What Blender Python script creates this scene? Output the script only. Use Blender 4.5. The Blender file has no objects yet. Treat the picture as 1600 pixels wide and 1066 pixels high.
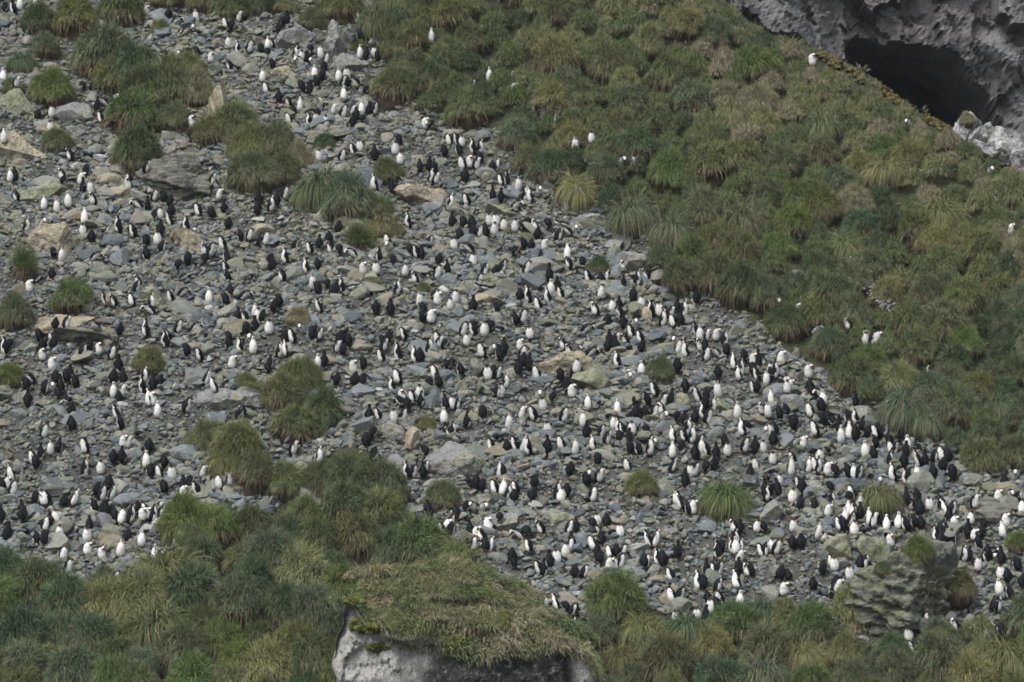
import bpy, bmesh, math, random
import numpy as np
from mathutils import Vector
from mathutils.kdtree import KDTree
from mathutils.bvhtree import BVHTree

random.seed(7)
RNG = np.random.default_rng(11)
SC = bpy.context.scene
COL = SC.collection

# ------------------------------------------------------------------ camera
PITCH = math.radians(7.0)
FPX = 800.0 / math.tan(math.radians(7.5))          # focal length in photo pixels
cam_d = bpy.data.cameras.new("camera")
cam = bpy.data.objects.new("camera", cam_d)
COL.objects.link(cam)
cam_d.sensor_width = 36.0
cam_d.lens = 18.0 / math.tan(math.radians(7.5))
cam_d.clip_start = 1.0
cam_d.clip_end = 6000.0
cam.location = (0, 0, 0)
cam.rotation_euler = (math.pi / 2 + PITCH, 0, 0)
SC.camera = cam
SC.render.resolution_x, SC.render.resolution_y = 1024, 682

# ------------------------------------------------------------------ light: overcast day
SUN_EL, SUN_AZ = math.radians(56), math.radians(212)
w = bpy.data.worlds.new("World")
SC.world = w
w.use_nodes = True
nt = w.node_tree
bg = nt.nodes["Background"]
sky = nt.nodes.new("ShaderNodeTexSky")
sky.sky_type = 'NISHITA'
sky.sun_disc = False
sky.sun_elevation = SUN_EL
sky.sun_rotation = SUN_AZ
sky.air_density = 1.0
sky.dust_density = 3.0
hs = nt.nodes.new("ShaderNodeHueSaturation")       # cloud cover: the blue is mostly gone
hs.inputs['Saturation'].default_value = 0.40
nt.links.new(sky.outputs[0], hs.inputs['Color'])
nt.links.new(hs.outputs[0], bg.inputs['Color'])
bg.inputs['Strength'].default_value = 0.12
sd = bpy.data.lights.new("sun", 'SUN')
sd.energy = 1.4
sd.angle = math.radians(24)
sd.color = (1.0, 0.985, 0.955)
sun = bpy.data.objects.new("sun", sd)
COL.objects.link(sun)
sdir = Vector((math.sin(SUN_AZ) * math.cos(SUN_EL), math.cos(SUN_AZ) * math.cos(SUN_EL), math.sin(SUN_EL)))
sun.rotation_euler = sdir.to_track_quat('Z', 'Y').to_euler()
SC.view_settings.view_transform = 'Standard'
SC.view_settings.look = 'None'
SC.view_settings.gamma = 1.0
SC.view_settings.exposure = 1.0
SC.cycles.filter_width = 1.7
SC.cycles.max_bounces = 6

# ------------------------------------------------------------------ noise
def _hash(ix, iy, iz, seed):
    h = (ix * 374761393 + iy * 668265263 + iz * 2147483647 + seed * 974711) & 0xffffffff
    h = ((h ^ (h >> 13)) * 1274126177) & 0xffffffff
    h = ((h ^ (h >> 16)) * 2246822519) & 0xffffffff
    return ((h ^ (h >> 15)) & 0xffffff) / float(0xffffff)

def vnoise(x, y, z=0.0, seed=0):
    x, y, z = np.broadcast_arrays(np.asarray(x, float), np.asarray(y, float), np.asarray(z, float))
    ix, iy, iz = np.floor(x).astype(np.int64), np.floor(y).astype(np.int64), np.floor(z).astype(np.int64)
    fx, fy, fz = x - ix, y - iy, z - iz
    fx, fy, fz = [t * t * (3 - 2 * t) for t in (fx, fy, fz)]
    r = 0
    for a in (0, 1):
        for b in (0, 1):
            for c in (0, 1):
                wgt = (fx if a else 1 - fx) * (fy if b else 1 - fy) * (fz if c else 1 - fz)
                r = r + wgt * _hash(ix + a, iy + b, iz + c, seed)
    return r * 2 - 1

def fbm(x, y, z=0.0, seed=0, octv=4):
    r, a = 0, 1.0
    for k in range(octv):
        r = r + a * vnoise(np.asarray(x) * 2 ** k, np.asarray(y) * 2 ** k, np.asarray(z) * 2 ** k, seed + k * 17)
        a *= 0.5
    return r

# ------------------------------------------------------------------ projection helpers (photo pixels, 1600 x 1066)
CP, SP = math.cos(PITCH), math.sin(PITCH)
def project(x, y, z):
    d = y * CP + z * SP
    return 800 + FPX * x / d, 533 - FPX * (-y * SP + z * CP) / d

S0, Y0, Z0 = 0.777, 140.0, 4.95
def base_z(x, y):
    return Z0 + S0 * (y - Y0)

def ray(u, v):
    u, v = np.asarray(u, float), np.asarray(v, float)
    a, b = (u - 800) / FPX, (533 - v) / FPX
    return a, CP - b * SP, SP + b * CP

def plane_hit(u, v):
    dx, dy, dz = ray(u, v)
    t = (Z0 - S0 * Y0) / (dz - S0 * dy)
    return t * dx, t * dy

def in_poly(u, v, poly):
    u, v = np.asarray(u, float), np.asarray(v, float)
    r = np.zeros(np.broadcast(u, v).shape, bool)
    n = len(poly)
    for i in range(n):
        x1, y1 = poly[i]; x2, y2 = poly[(i + 1) % n]
        if y1 == y2: continue
        c = ((y1 > v) != (y2 > v)) & (u < (x2 - x1) * (v - y1) / (y2 - y1) + x1)
        r ^= c
    return r

def poly_dist(u, v, poly):
    u, v = np.asarray(u, float), np.asarray(v, float)
    d = np.full(np.broadcast(u, v).shape, 1e9)
    n = len(poly)
    for i in range(n):
        x1, y1 = poly[i]; x2, y2 = poly[(i + 1) % n]
        L2 = (x2 - x1) ** 2 + (y2 - y1) ** 2 + 1e-9
        t = np.clip(((u - x1) * (x2 - x1) + (v - y1) * (y2 - y1)) / L2, 0, 1)
        d = np.minimum(d, np.hypot(u - x1 - t * (x2 - x1), v - y1 - t * (y2 - y1)))
    return np.where(in_poly(u, v, poly), d, -d)

# plan outlines of the vegetated ground, traced on the base slope
VEG_UP = [(500, -500), (560, -40), (596, 20), (606, 62), (640, 92), (648, 120), (606, 140), (608, 165), (655, 188), (745, 205),
          (775, 225), (800, 265), (852, 300), (900, 325), (955, 352), (1000, 385), (1012, 432), (1075, 462), (1130, 470),
          (1165, 505), (1225, 545), (1300, 580), (1325, 632), (1380, 655), (1440, 690), (1500, 715), (1530, 742),
          (1640, 745), (2300, 900), (2300, -500)]
VEG_LOW = [(-800, 885), (0, 890), (62, 896), (105, 925), (150, 915), (235, 893), (275, 872), (283, 810), (340, 790), (385, 800),
           (430, 782), (470, 752), (500, 715), (560, 705), (610, 725), (632, 790), (645, 840), (668, 868), (760, 905), (830, 950), (905, 1005),
           (935, 950), (1000, 960), (1060, 985), (1180, 975), (1230, 950), (1280, 978), (1370, 1000), (1425, 1035),
           (1475, 1005), (1540, 995), (1640, 985), (2400, 1000), (2400, 3000), (-800, 3000)]
RA, RB = plane_hit(1128, -6), plane_hit(1610, 262)
_rd = np.array([RB[0] - RA[0], RB[1] - RA[1]]); _rd /= np.linalg.norm(_rd)
_rn = np.array([-_rd[1], _rd[0]])
if _rn[0] < 0: _rn = -_rn                       # points over the ridge, away from the camera

def ridge_d(x, y):
    s = (x - RA[0]) * _rd[0] + (y - RA[1]) * _rd[1]
    d = (x - RA[0]) * _rn[0] + (y - RA[1]) * _rn[1]
    return d + 0.5 * fbm(s * 0.35, 0.0, seed=5, octv=3)

def smooth(a, b, t):
    t = np.clip((t - a) / (b - a), 0, 1)
    return t * t * (3 - 2 * t)

def terr(x, y):
    x, y = np.asarray(x, float), np.asarray(y, float)
    zb = base_z(x, y)
    u, v = project(x, y, zb)
    far = smooth(14, -8, poly_dist(u, v, VEG_UP) * -1.0)
    low = smooth(14, -8, poly_dist(u, v, VEG_LOW) * -1.0)
    rough = 0.26 * fbm(x * 0.22, y * 0.22, seed=2, octv=3) + 0.16 * fbm(x * 0.9 + 4, y * 1.3, seed=9, octv=3)
    lump = 0.75 * fbm(x * 0.26, y * 0.24, seed=21, octv=3)
    veg = np.maximum(far, low)
    z = zb + rough * (1 - veg) + (0.25 + lump) * veg
    d = ridge_d(x, y)
    drop = np.where(d > -1.5, 0.5 * (d + 1.5) ** 2 / 3.0, 0)
    drop = np.where(d > 1.5, 1.5 + (d - 1.5) * 1.5, drop)
    return np.maximum(z - drop, -6)

def unproject(u, v):
    """photo pixel -> point on the hillside"""
    u, v = np.atleast_1d(np.asarray(u, float)), np.atleast_1d(np.asarray(v, float))
    dx, dy, dz = ray(u, v)
    ts = np.arange(126, 212, 0.35)
    T = ts[None, :] / dy[:, None]
    X, Y, Z = T * dx[:, None], T * dy[:, None], T * dz[:, None]
    below = (terr(X, Y) - Z) > 0
    idx = np.argmax(below, axis=1)
    idx = np.where(below.any(axis=1), np.maximum(idx, 1), len(ts) - 1)
    lo, hi = ts[idx - 1] / dy, ts[idx] / dy
    for _ in range(12):
        m = (lo + hi) / 2
        b = (terr(m * dx, m * dy) - m * dz) > 0
        hi = np.where(b, m, hi); lo = np.where(b, lo, m)
    x, y = hi * dx, hi * dy
    return x, y, terr(x, y)

# ------------------------------------------------------------------ object helpers
def mesh_np(name, V, F, smooth_shade=False):
    V = np.asarray(V, np.float32); F = np.asarray(F, np.int32)
    me = bpy.data.meshes.new(name)
    k = F.shape[1]
    me.vertices.add(len(V)); me.vertices.foreach_set("co", V.ravel())
    me.loops.add(F.size); me.loops.foreach_set("vertex_index", F.ravel())
    me.polygons.add(len(F))
    me.polygons.foreach_set("loop_start", np.arange(0, F.size, k, dtype=np.int32))
    me.polygons.foreach_set("loop_total", np.full(len(F), k, np.int32))
    me.update(calc_edges=True)
    me.polygons.foreach_set("use_smooth", np.full(len(F), smooth_shade, bool))
    return me

def attr(me, name, vals, domain='FACE'):
    a = me.attributes.new(name, 'FLOAT', domain)
    a.data.foreach_set("value", np.asarray(vals, np.float32))

def link(name, me, mat=None, parent=None):
    o = bpy.data.objects.new(name, me)
    if mat is not None and len(me.materials) == 0: me.materials.append(mat)
    COL.objects.link(o)
    if parent: o.parent = parent
    return o

def tag(o, label=None, cat=None, group=None, kind=None):
    if label: o["label"] = label
    if cat: o["category"] = cat
    if group: o["group"] = group
    if kind: o["kind"] = kind
    return o

# ------------------------------------------------------------------ materials
def new_mat(name, rough=0.9):
    m = bpy.data.materials.new(name); m.use_nodes = True
    n = m.node_tree.nodes; b = n["Principled BSDF"]
    b.inputs["Roughness"].default_value = rough
    b.inputs["Specular IOR Level"].default_value = 0.25
    return m, m.node_tree, b

def N(t, kind, **kw):
    n = t.nodes.new(kind)
    for k, v in kw.items():
        if k in n.inputs: n.inputs[k].default_value = v
        else: setattr(n, k, v)
    return n

def ramp(t, fac, stops, interp='LINEAR'):
    r = t.nodes.new("ShaderNodeValToRGB")
    r.color_ramp.interpolation = interp
    e = r.color_ramp.elements
    while len(e) < len(stops): e.new(0.5)
    for el, (p, c) in zip(e, stops):
        el.position = p; el.color = (c[0], c[1], c[2], 1)
    t.links.new(fac, r.inputs[0])
    return r.outputs[0]

def mixc(t, fac, a, b, mode='MIX'):
    m = t.nodes.new("ShaderNodeMix"); m.data_type = 'RGBA'; m.blend_type = mode
    for s, val in ((0, fac), (6, a), (7, b)):
        if hasattr(val, "is_linked"): t.links.new(val, m.inputs[s])
        elif s == 0: m.inputs[0].default_value = val
        else: m.inputs[s].default_value = (val[0], val[1], val[2], 1)
    return m.outputs[2]

def noise(t, vec, scale, detail=4, rough=0.6, dist=0.0):
    n = N(t, "ShaderNodeTexNoise", Scale=scale, Detail=detail, Roughness=rough, Distortion=dist)
    if vec is not None: t.links.new(vec, n.inputs["Vector"])
    return n.outputs["Fac"]

def obj_vec(t, scale=(1, 1, 1), rot=(0, 0, 0)):
    tc = t.nodes.new("ShaderNodeTexCoord")
    mp = t.nodes.new("ShaderNodeMapping")
    mp.inputs["Scale"].default_value = scale
    mp.inputs["Rotation"].default_value = rot
    t.links.new(tc.outputs["Object"], mp.inputs["Vector"])
    return mp.outputs[0]

def bump(t, b, h, strength=0.6, dist=0.05):
    n = N(t, "ShaderNodeBump", Strength=strength, Distance=dist)
    t.links.new(h, n.inputs["Height"]); t.links.new(n.outputs[0], b.inputs["Normal"])

def rock_mat(name, a, b_, lich, lich_amt=0.5, speck=None, band=None, crack=0.35):
    m, t, b = new_mat(name)
    v = obj_vec(t)
    c = ramp(t, noise(t, v, 1.1, 6, 0.65), [(0.32, a), (0.68, b_)])
    l = ramp(t, noise(t, v, 0.9, 7, 0.7), [(lich_amt - 0.04, (0, 0, 0)), (lich_amt + 0.10, (1, 1, 1))])
    c = mixc(t, l, c, lich)
    fine = noise(t, v, 9, 6, 0.75)
    c = mixc(t, 0.55, c, ramp(t, fine, [(0.30, (0.5, 0.5, 0.5)), (0.7, (1.45, 1.45, 1.45))]), 'MULTIPLY')
    ck = N(t, "ShaderNodeTexVoronoi", Scale=1.4); ck.feature = 'DISTANCE_TO_EDGE'
    nv = N(t, "ShaderNodeMix"); nv.data_type = 'VECTOR'
    nn = N(t, "ShaderNodeTexNoise", Scale=2.0, Detail=4); t.links.new(v, nn.inputs["Vector"])
    va = N(t, "ShaderNodeVectorMath", operation='ADD'); t.links.new(v, va.inputs[0]); t.links.new(nn.outputs["Color"], va.inputs[1])
    t.links.new(va.outputs[0], ck.inputs["Vector"])
    t.nodes.remove(nv)
    ckf = ramp(t, ck.outputs["Distance"], [(0.0, (crack, crack, crack)), (0.035, (1, 1, 1))])
    c = mixc(t, 1.0, c, ckf, 'MULTIPLY')
    if speck:
        s = ramp(t, noise(t, v, 5.5, 5, 0.8), [(0.56, (0, 0, 0)), (0.62, (1, 1, 1))])
        c = mixc(t, s, c, speck)
    if band:
        vb = obj_vec(t, (0.25, 0.25, 3.2), (0.25, -0.35, 0))
        s = ramp(t, noise(t, vb, 2.5, 4, 0.6), [(0.42, (0, 0, 0)), (0.6, (1, 1, 1))])
        c = mixc(t, s, c, band)
    t.links.new(c, b.inputs["Base Color"])
    h = noise(t, v, 6, 8, 0.7)
    bump(t, b, h, 0.9, 0.10)
    return m

M = {}
M['grey'] = rock_mat("grey_rock", (0.15, 0.155, 0.15), (0.25, 0.25, 0.24), (0.20, 0.20, 0.13), 0.55)
M['tan'] = rock_mat("tan_rock", (0.23, 0.20, 0.145), (0.34, 0.30, 0.22), (0.17, 0.17, 0.11), 0.56)
M['olive'] = rock_mat("olive_rock", (0.17, 0.175, 0.125), (0.26, 0.26, 0.19), (0.12, 0.14, 0.07), 0.54)
M['dark'] = rock_mat("dark_rock", (0.05, 0.052, 0.05), (0.12, 0.12, 0.11), (0.15, 0.15, 0.10), 0.6, band=(0.17, 0.165, 0.13))
M['layered'] = rock_mat("layered_rock", (0.12, 0.122, 0.10), (0.205, 0.20, 0.155), (0.13, 0.138, 0.07), 0.47, band=(0.08, 0.085, 0.074))
M['pale'] = rock_mat("pale_rock", (0.27, 0.275, 0.27), (0.42, 0.42, 0.41), (0.15, 0.15, 0.13), 0.50, speck=(0.09, 0.09, 0.088), crack=0.3)

def cliff_material():
    m, t, b = new_mat("cliff_rock")
    v = obj_vec(t, (1, 1, 1))
    vs = obj_vec(t, (0.35, 0.35, 0.13), (0, 0.55, 0))
    c = ramp(t, noise(t, vs, 1.6, 9, 0.78, 0.15), [(0.3, (0.075, 0.072, 0.074)), (0.47, (0.145, 0.138, 0.14)), (0.6, (0.20, 0.19, 0.188)), (0.75, (0.30, 0.29, 0.28))])
    g = ramp(t, noise(t, v, 0.22, 5, 0.6), [(0.45, (0, 0, 0)), (0.62, (1, 1, 1))])
    c2 = ramp(t, noise(t, vs, 2.2, 8, 0.75), [(0.35, (0.08, 0.088, 0.09)), (0.7, (0.24, 0.25, 0.245))])
    c = mixc(t, g, c, c2)
    c = mixc(t, 0.6, c, ramp(t, noise(t, v, 4.5, 6, 0.8), [(0.3, (0.45, 0.45, 0.45)), (0.7, (1.5, 1.5, 1.5))]), 'MULTIPLY')
    t.links.new(c, b.inputs["Base Color"])
    bump(t, b, noise(t, v, 4.0, 9, 0.8), 1.0, 0.14)
    return m
M['cliff'] = cliff_material()

def stone_material():
    m, t, b = new_mat("scree_stone")
    at = N(t, "ShaderNodeAttribute", attribute_name="tone")
    c = ramp(t, at.outputs["Fac"], [(0.0, (0.045, 0.053, 0.058)), (0.25, (0.088, 0.101, 0.108)), (0.5, (0.138, 0.151, 0.157)),
                                    (0.64, (0.11, 0.117, 0.08)), (0.75, (0.18, 0.182, 0.168)), (0.88, (0.158, 0.142, 0.10)), (0.96, (0.23, 0.23, 0.22)), (1.0, (0.36, 0.355, 0.34))])
    v = obj_vec(t)
    c = mixc(t, 0.75, c, ramp(t, noise(t, v, 7, 6, 0.75), [(0.3, (0.5, 0.5, 0.5)), (0.7, (1.5, 1.5, 1.5))]), 'MULTIPLY')
    l = ramp(t, noise(t, v, 0.45, 6, 0.7), [(0.50, (0, 0, 0)), (0.70, (0.7, 0.7, 0.7))])
    c = mixc(t, l, c, (0.14, 0.145, 0.085))
    dr = noise(t, v, 1.9, 8, 0.85)
    c = mixc(t, ramp(t, dr, [(0.57, (0, 0, 0)), (0.64, (0.75, 0.75, 0.75))]), c, (0.34, 0.335, 0.315))     # droppings
    mud = noise(t, v, 0.31, 5, 0.75)
    c = mixc(t, ramp(t, mud, [(0.55, (0, 0, 0)), (0.68, (0.7, 0.7, 0.7))]), c, (0.135, 0.118, 0.088))      # trodden mud
    t.links.new(c, b.inputs["Base Color"])
    bump(t, b, noise(t, v, 16, 5, 0.7), 0.7, 0.03)
    return m
M['stone'] = stone_material()

def ground_material():
    m, t, b = new_mat("hillside_ground")
    at = N(t, "ShaderNodeAttribute", attribute_name="veg")
    v = obj_vec(t)
    scree = ramp(t, noise(t, v, 5, 8, 0.8), [(0.3, (0.035, 0.036, 0.034)), (0.7, (0.13, 0.127, 0.115))])
    peat = ramp(t, noise(t, v, 2.2, 8, 0.8), [(0.3, (0.022, 0.026, 0.014)), (0.5, (0.045, 0.052, 0.026)), (0.75, (0.09, 0.085, 0.045))])
    t.links.new(mixc(t, at.outputs["Fac"], scree, peat), b.inputs["Base Color"])
    bump(t, b, noise(t, v, 9, 6, 0.8), 1.0, 0.12)
    return m
M['ground'] = ground_material()

def blade_material():
    """grass colour = the clump's own hue (object colour), dead straw by blade, paler tips"""
    m, t, b = new_mat("tussock_leaf", 0.75)
    oi = t.nodes.new("ShaderNodeObjectInfo")
    dead = N(t, "ShaderNodeAttribute", attribute_name="dead")
    tip = N(t, "ShaderNodeAttribute", attribute_name="tip")
    lum = N(t, "ShaderNodeAttribute", attribute_name="lum")
    c = mixc(t, dead.outputs["Fac"], oi.outputs["Color"], (0.20, 0.175, 0.115))
    c = mixc(t, tip.outputs["Fac"], c, (0.215, 0.205, 0.10))
    mm = N(t, "ShaderNodeVectorMath", operation='SCALE')
    t.links.new(c, mm.inputs[0]); t.links.new(lum.outputs["Fac"], mm.inputs[3])
    t.links.new(mm.outputs[0], b.inputs["Base Color"])
    return m
M['blade'] = blade_material()

def skirt_material():
    m, t, b = new_mat("dead_leaf", 0.9)
    lum = N(t, "ShaderNodeAttribute", attribute_name="lum")
    oi = t.nodes.new("ShaderNodeObjectInfo")
    c = ramp(t, oi.outputs["Random"], [(0.0, (0.075, 0.062, 0.038)), (0.5, (0.13, 0.10, 0.062)), (1.0, (0.11, 0.10, 0.065))])
    mm = N(t, "ShaderNodeVectorMath", operation='SCALE')
    t.links.new(c, mm.inputs[0]); t.links.new(lum.outputs["Fac"], mm.inputs[3])
    t.links.new(mm.outputs[0], b.inputs["Base Color"])
    return m
M['skirt'] = skirt_material()

def cover_material():
    m, t, b = new_mat("grass_cover", 0.85)
    h = N(t, "ShaderNodeAttribute", attribute_name="hue")
    lum = N(t, "ShaderNodeAttribute", attribute_name="lum")
    c = ramp(t, h.outputs["Fac"], [(0.0, (0.048, 0.070, 0.034)), (0.15, (0.074, 0.094, 0.054)), (0.35, (0.086, 0.116, 0.046)), (0.6, (0.145, 0.160, 0.072)), (0.8, (0.19, 0.175, 0.11)), (1.0, (0.30, 0.265, 0.18))])
    mm = N(t, "ShaderNodeVectorMath", operation='SCALE')
    t.links.new(c, mm.inputs[0]); t.links.new(lum.outputs["Fac"], mm.inputs[3])
    t.links.new(mm.outputs[0], b.inputs["Base Color"])
    return m
M['cover'] = cover_material()

def moss_material(name, c1, c2):
    m, t, b = new_mat(name)
    v = obj_vec(t)
    t.links.new(ramp(t, noise(t, v, 6, 6, 0.7), [(0.35, c1), (0.65, c2)]), b.inputs["Base Color"])
    bump(t, b, noise(t, v, 18, 4, 0.7), 1.0, 0.05)
    return m
M['moss'] = moss_material("yellow_moss", (0.04, 0.046, 0.014), (0.125, 0.13, 0.03))
M['ochre_moss'] = moss_material("ochre_moss", (0.05, 0.052, 0.02), (0.145, 0.118, 0.04))

def penguin_material():
    m, t, b = new_mat("penguin_plumage", 0.75)
    b.inputs["Specular IOR Level"].default_value = 0.08
    ca = N(t, "ShaderNodeAttribute", attribute_name="plumage")
    oi = t.nodes.new("ShaderNodeObjectInfo")
    v = obj_vec(t)
    r = ramp(t, oi.outputs["Random"], [(0, (0.74, 0.73, 0.70)), (0.6, (1, 1, 1)), (1, (0.93, 0.90, 0.85))])
    c = mixc(t, 1.0, ca.outputs["Color"], r, 'MULTIPLY')
    c = mixc(t, 0.5, c, ramp(t, noise(t, v, 9, 4, 0.7), [(0.3, (0.72, 0.70, 0.66)), (0.6, (1.1, 1.1, 1.1))]), 'MULTIPLY')
    t.links.new(c, b.inputs["Base Color"])
    return m
M['penguin'] = penguin_material()

# ------------------------------------------------------------------ setting: hillside sheet, cliff, water
def build_hillside():
    xs = np.arange(-60, 60.01, 0.3); ys = np.arange(118, 236.01, 0.3)
    X, Y = np.meshgrid(xs, ys)
    Z = terr(X, Y)
    Z = Z + 0.05 * fbm(X * 3, Y * 3, seed=33, octv=2)
    V = np.stack([X, Y, Z], -1).reshape(-1, 3)
    nx, ny = len(xs), len(ys)
    i = np.arange(ny - 1)[:, None] * nx + np.arange(nx - 1)[None, :]
    F = np.stack([i, i + 1, i + nx + 1, i + nx], -1).reshape(-1, 4)
    me = mesh_np("hillside", V, F, True)
    u, v = project(X, Y, base_z(X, Y))
    g = np.maximum(smooth(-10, 6, poly_dist(u, v, VEG_UP)), smooth(-10, 6, poly_dist(u, v, VEG_LOW)))
    attr(me, "veg", g.ravel(), 'POINT')
    tag(link("hillside", me, M['ground']), "steep scree hillside under the penguin colony", None, None, 'structure')
build_hillside()

def facets(x, y, seed):
    """fractured planes: every cell of a jittered grid is its own tilted facet"""
    ix, iy = np.floor(x).astype(np.int64), np.floor(y).astype(np.int64)
    bd = np.full(x.shape, 1e9); out = np.zeros(x.shape)
    z0 = np.zeros_like(ix)
    for a in (-1, 0, 1):
        for b in (-1, 0, 1):
            cx, cy = ix + a, iy + b
            px, py = cx + _hash(cx, cy, z0, seed), cy + _hash(cx, cy, z0, seed + 1)
            d = (x - px) ** 2 + (y - py) ** 2
            val = _hash(cx, cy, z0, seed + 2) - 0.5 + (x - px) * (_hash(cx, cy, z0, seed + 3) - 0.5) * 1.6 + (y - py) * (_hash(cx, cy, z0, seed + 4) - 0.5) * 1.6
            out = np.where(d < bd, val, out); bd = np.minimum(bd, d)
    return out

CAVE = [(1322, 75), (1327, 52), (1345, 44), (1372, 52), (1392, 56), (1415, 50), (1437, 56), (1458, 58), (1476, 70), (1498, 84),
        (1516, 98), (1530, 118), (1540, 138), (1552, 160), (1566, 195), (1500, 260), (1400, 250), (1320, 130)]
def build_cliff():
    xs = np.arange(-4, 70, 0.16); zs = np.arange(8, 78, 0.16)
    X, Z = np.meshgrid(xs, zs)
    Yb = 214 + 0.10 * (X - 22)
    u, v = project(X, Yb, Z)
    a = 0.6
    P, Q = X * math.cos(a) + Z * math.sin(a), -X * math.sin(a) + Z * math.cos(a)
    d = 2.0 * fbm(X * 0.10, Z * 0.10, seed=41, octv=3)
    wx, wz = 0.10 * fbm(X * .5, Z * .5, seed=71, octv=3), 0.10 * fbm(X * .5, Z * .5, seed=72, octv=3)
    d += 1.9 * facets(P * 0.26 + wx, Q * 0.12 + wz, 81) + 1.2 * facets(P * 0.75 + wx * 2, Q * 0.34 + wz, 87) + 0.34 * facets(P * 1.9 + wx * 2, Q * 1.0 + wz * 2, 93)
    d += 0.10 * facets(P * 4.2, Q * 2.6, 97) + 0.05 * fbm(P * 2.5, Q * 2.0, seed=47, octv=4)
    cut = 0.0 * np.floor(fbm(P * 0.55, Q * 0.25, seed=51, octv=3) * 3)
    d += cut
    wob = 7 * fbm(X * 0.9, Z * 0.9, seed=53, octv=3)
    pd = poly_dist(u, v, CAVE) + wob
    cave = smooth(-1, 7, pd)
    d = d * (1 - 0.4 * cave)
    Yc = Yb - d + cave * 15 + 2.0 * cave * fbm(X * .5, Z * .5, seed=61)
    V = np.stack([X, Yc, Z], -1).reshape(-1, 3)
    nx, ny = len(xs), len(zs)
    i = np.arange(ny - 1)[:, None] * nx + np.arange(nx - 1)[None, :]
    F = np.stack([i, i + 1, i + nx + 1, i + nx], -1).reshape(-1, 4)
    me = mesh_np("cliff", V, F, False)
    tag(link("cliff", me, M['cliff']), "dark grey rock cliff with a deep cave behind the ridge", None, None, 'structure')
build_cliff()

def build_water():
    m, t, b = new_mat("sea_water", 0.15)
    b.inputs["Base Color"].default_value = (0.03, 0.05, 0.055, 1)
    bump(t, b, noise(t, obj_vec(t), 0.8, 5), 0.5, 0.3)
    V = [(-88, -10, -6.5), (92, -10, -6.5), (92, 125, -6.5), (-88, 125, -6.5)]
    tag(link("water", mesh_np("water", V, [(0, 1, 2, 3)]), m), "grey sea at the foot of the hillside", None, None, 'structure')
build_water()

# ------------------------------------------------------------------ rocks
def ico(sub):
    bm = bmesh.new(); bmesh.ops.create_icosphere(bm, subdivisions=sub, radius=1.0)
    V = np.array([v.co[:] for v in bm.verts]); F = np.array([[v.index for v in f.verts] for f in bm.faces])
    bm.free(); return V, F
ICO = {k: ico(k) for k in (1, 2, 3, 5, 6)}

def cut_rock(sub, seed, nplanes=9, flat=1.0):
    rg = np.random.default_rng(seed)
    V, F = ICO[sub]; V = V.copy()
    n = rg.normal(size=(nplanes, 3)); n[:, 2] *= flat; n /= np.linalg.norm(n, axis=1)[:, None]
    for k in range(nplanes):
        dd = rg.uniform(0.42, 0.78)
        s = V @ n[k]
        V = V - np.maximum(s - dd, 0)[:, None] * n[k]
    V /= np.abs(V).max(axis=0)
    return V, F

def big_rock(name, seed, dims, mat, sub=5, strata=0.0, nplanes=11, rz=0.0, tilt=(0, 0), rough=0.05):
    V, F = cut_rock(sub, seed, nplanes)
    V = V * (np.array(dims) / 2)
    sc = max(dims)
    nrm = V / (np.linalg.norm(V, axis=1)[:, None] + 1e-6)
    f = 2.2
    dsp = rough * sc * 0.6 * fbm(V[:, 0] * f, V[:, 1] * f, V[:, 2] * f, seed=seed, octv=4)
    if strata:
        q = V[:, 2] + 0.28 * V[:, 0] - 0.2 * V[:, 1] + 0.05 * fbm(V[:, 0], V[:, 1], V[:, 2], seed=seed + 3)
        dsp = dsp + strata * (np.abs(((q * 3.1) % 1.0) - 0.5) - 0.25) + strata * 0.9 * vnoise(q * 5.3, 0, seed=seed)
    if strata > 0.15: dsp = dsp + 0.15 * facets(V[:, 0] * 0.9 + V[:, 1] * .4, q * 1.8, seed) + 0.10 * fbm(V[:, 0] * 4, V[:, 1] * 4, V[:, 2] * 4, seed=seed)
    V = V + nrm * dsp[:, None]
    me = mesh_np(name, V, F, False)
    o = link(name, me, M[mat])
    o.rotation_euler = (tilt[0], tilt[1], rz)
    return o

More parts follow.
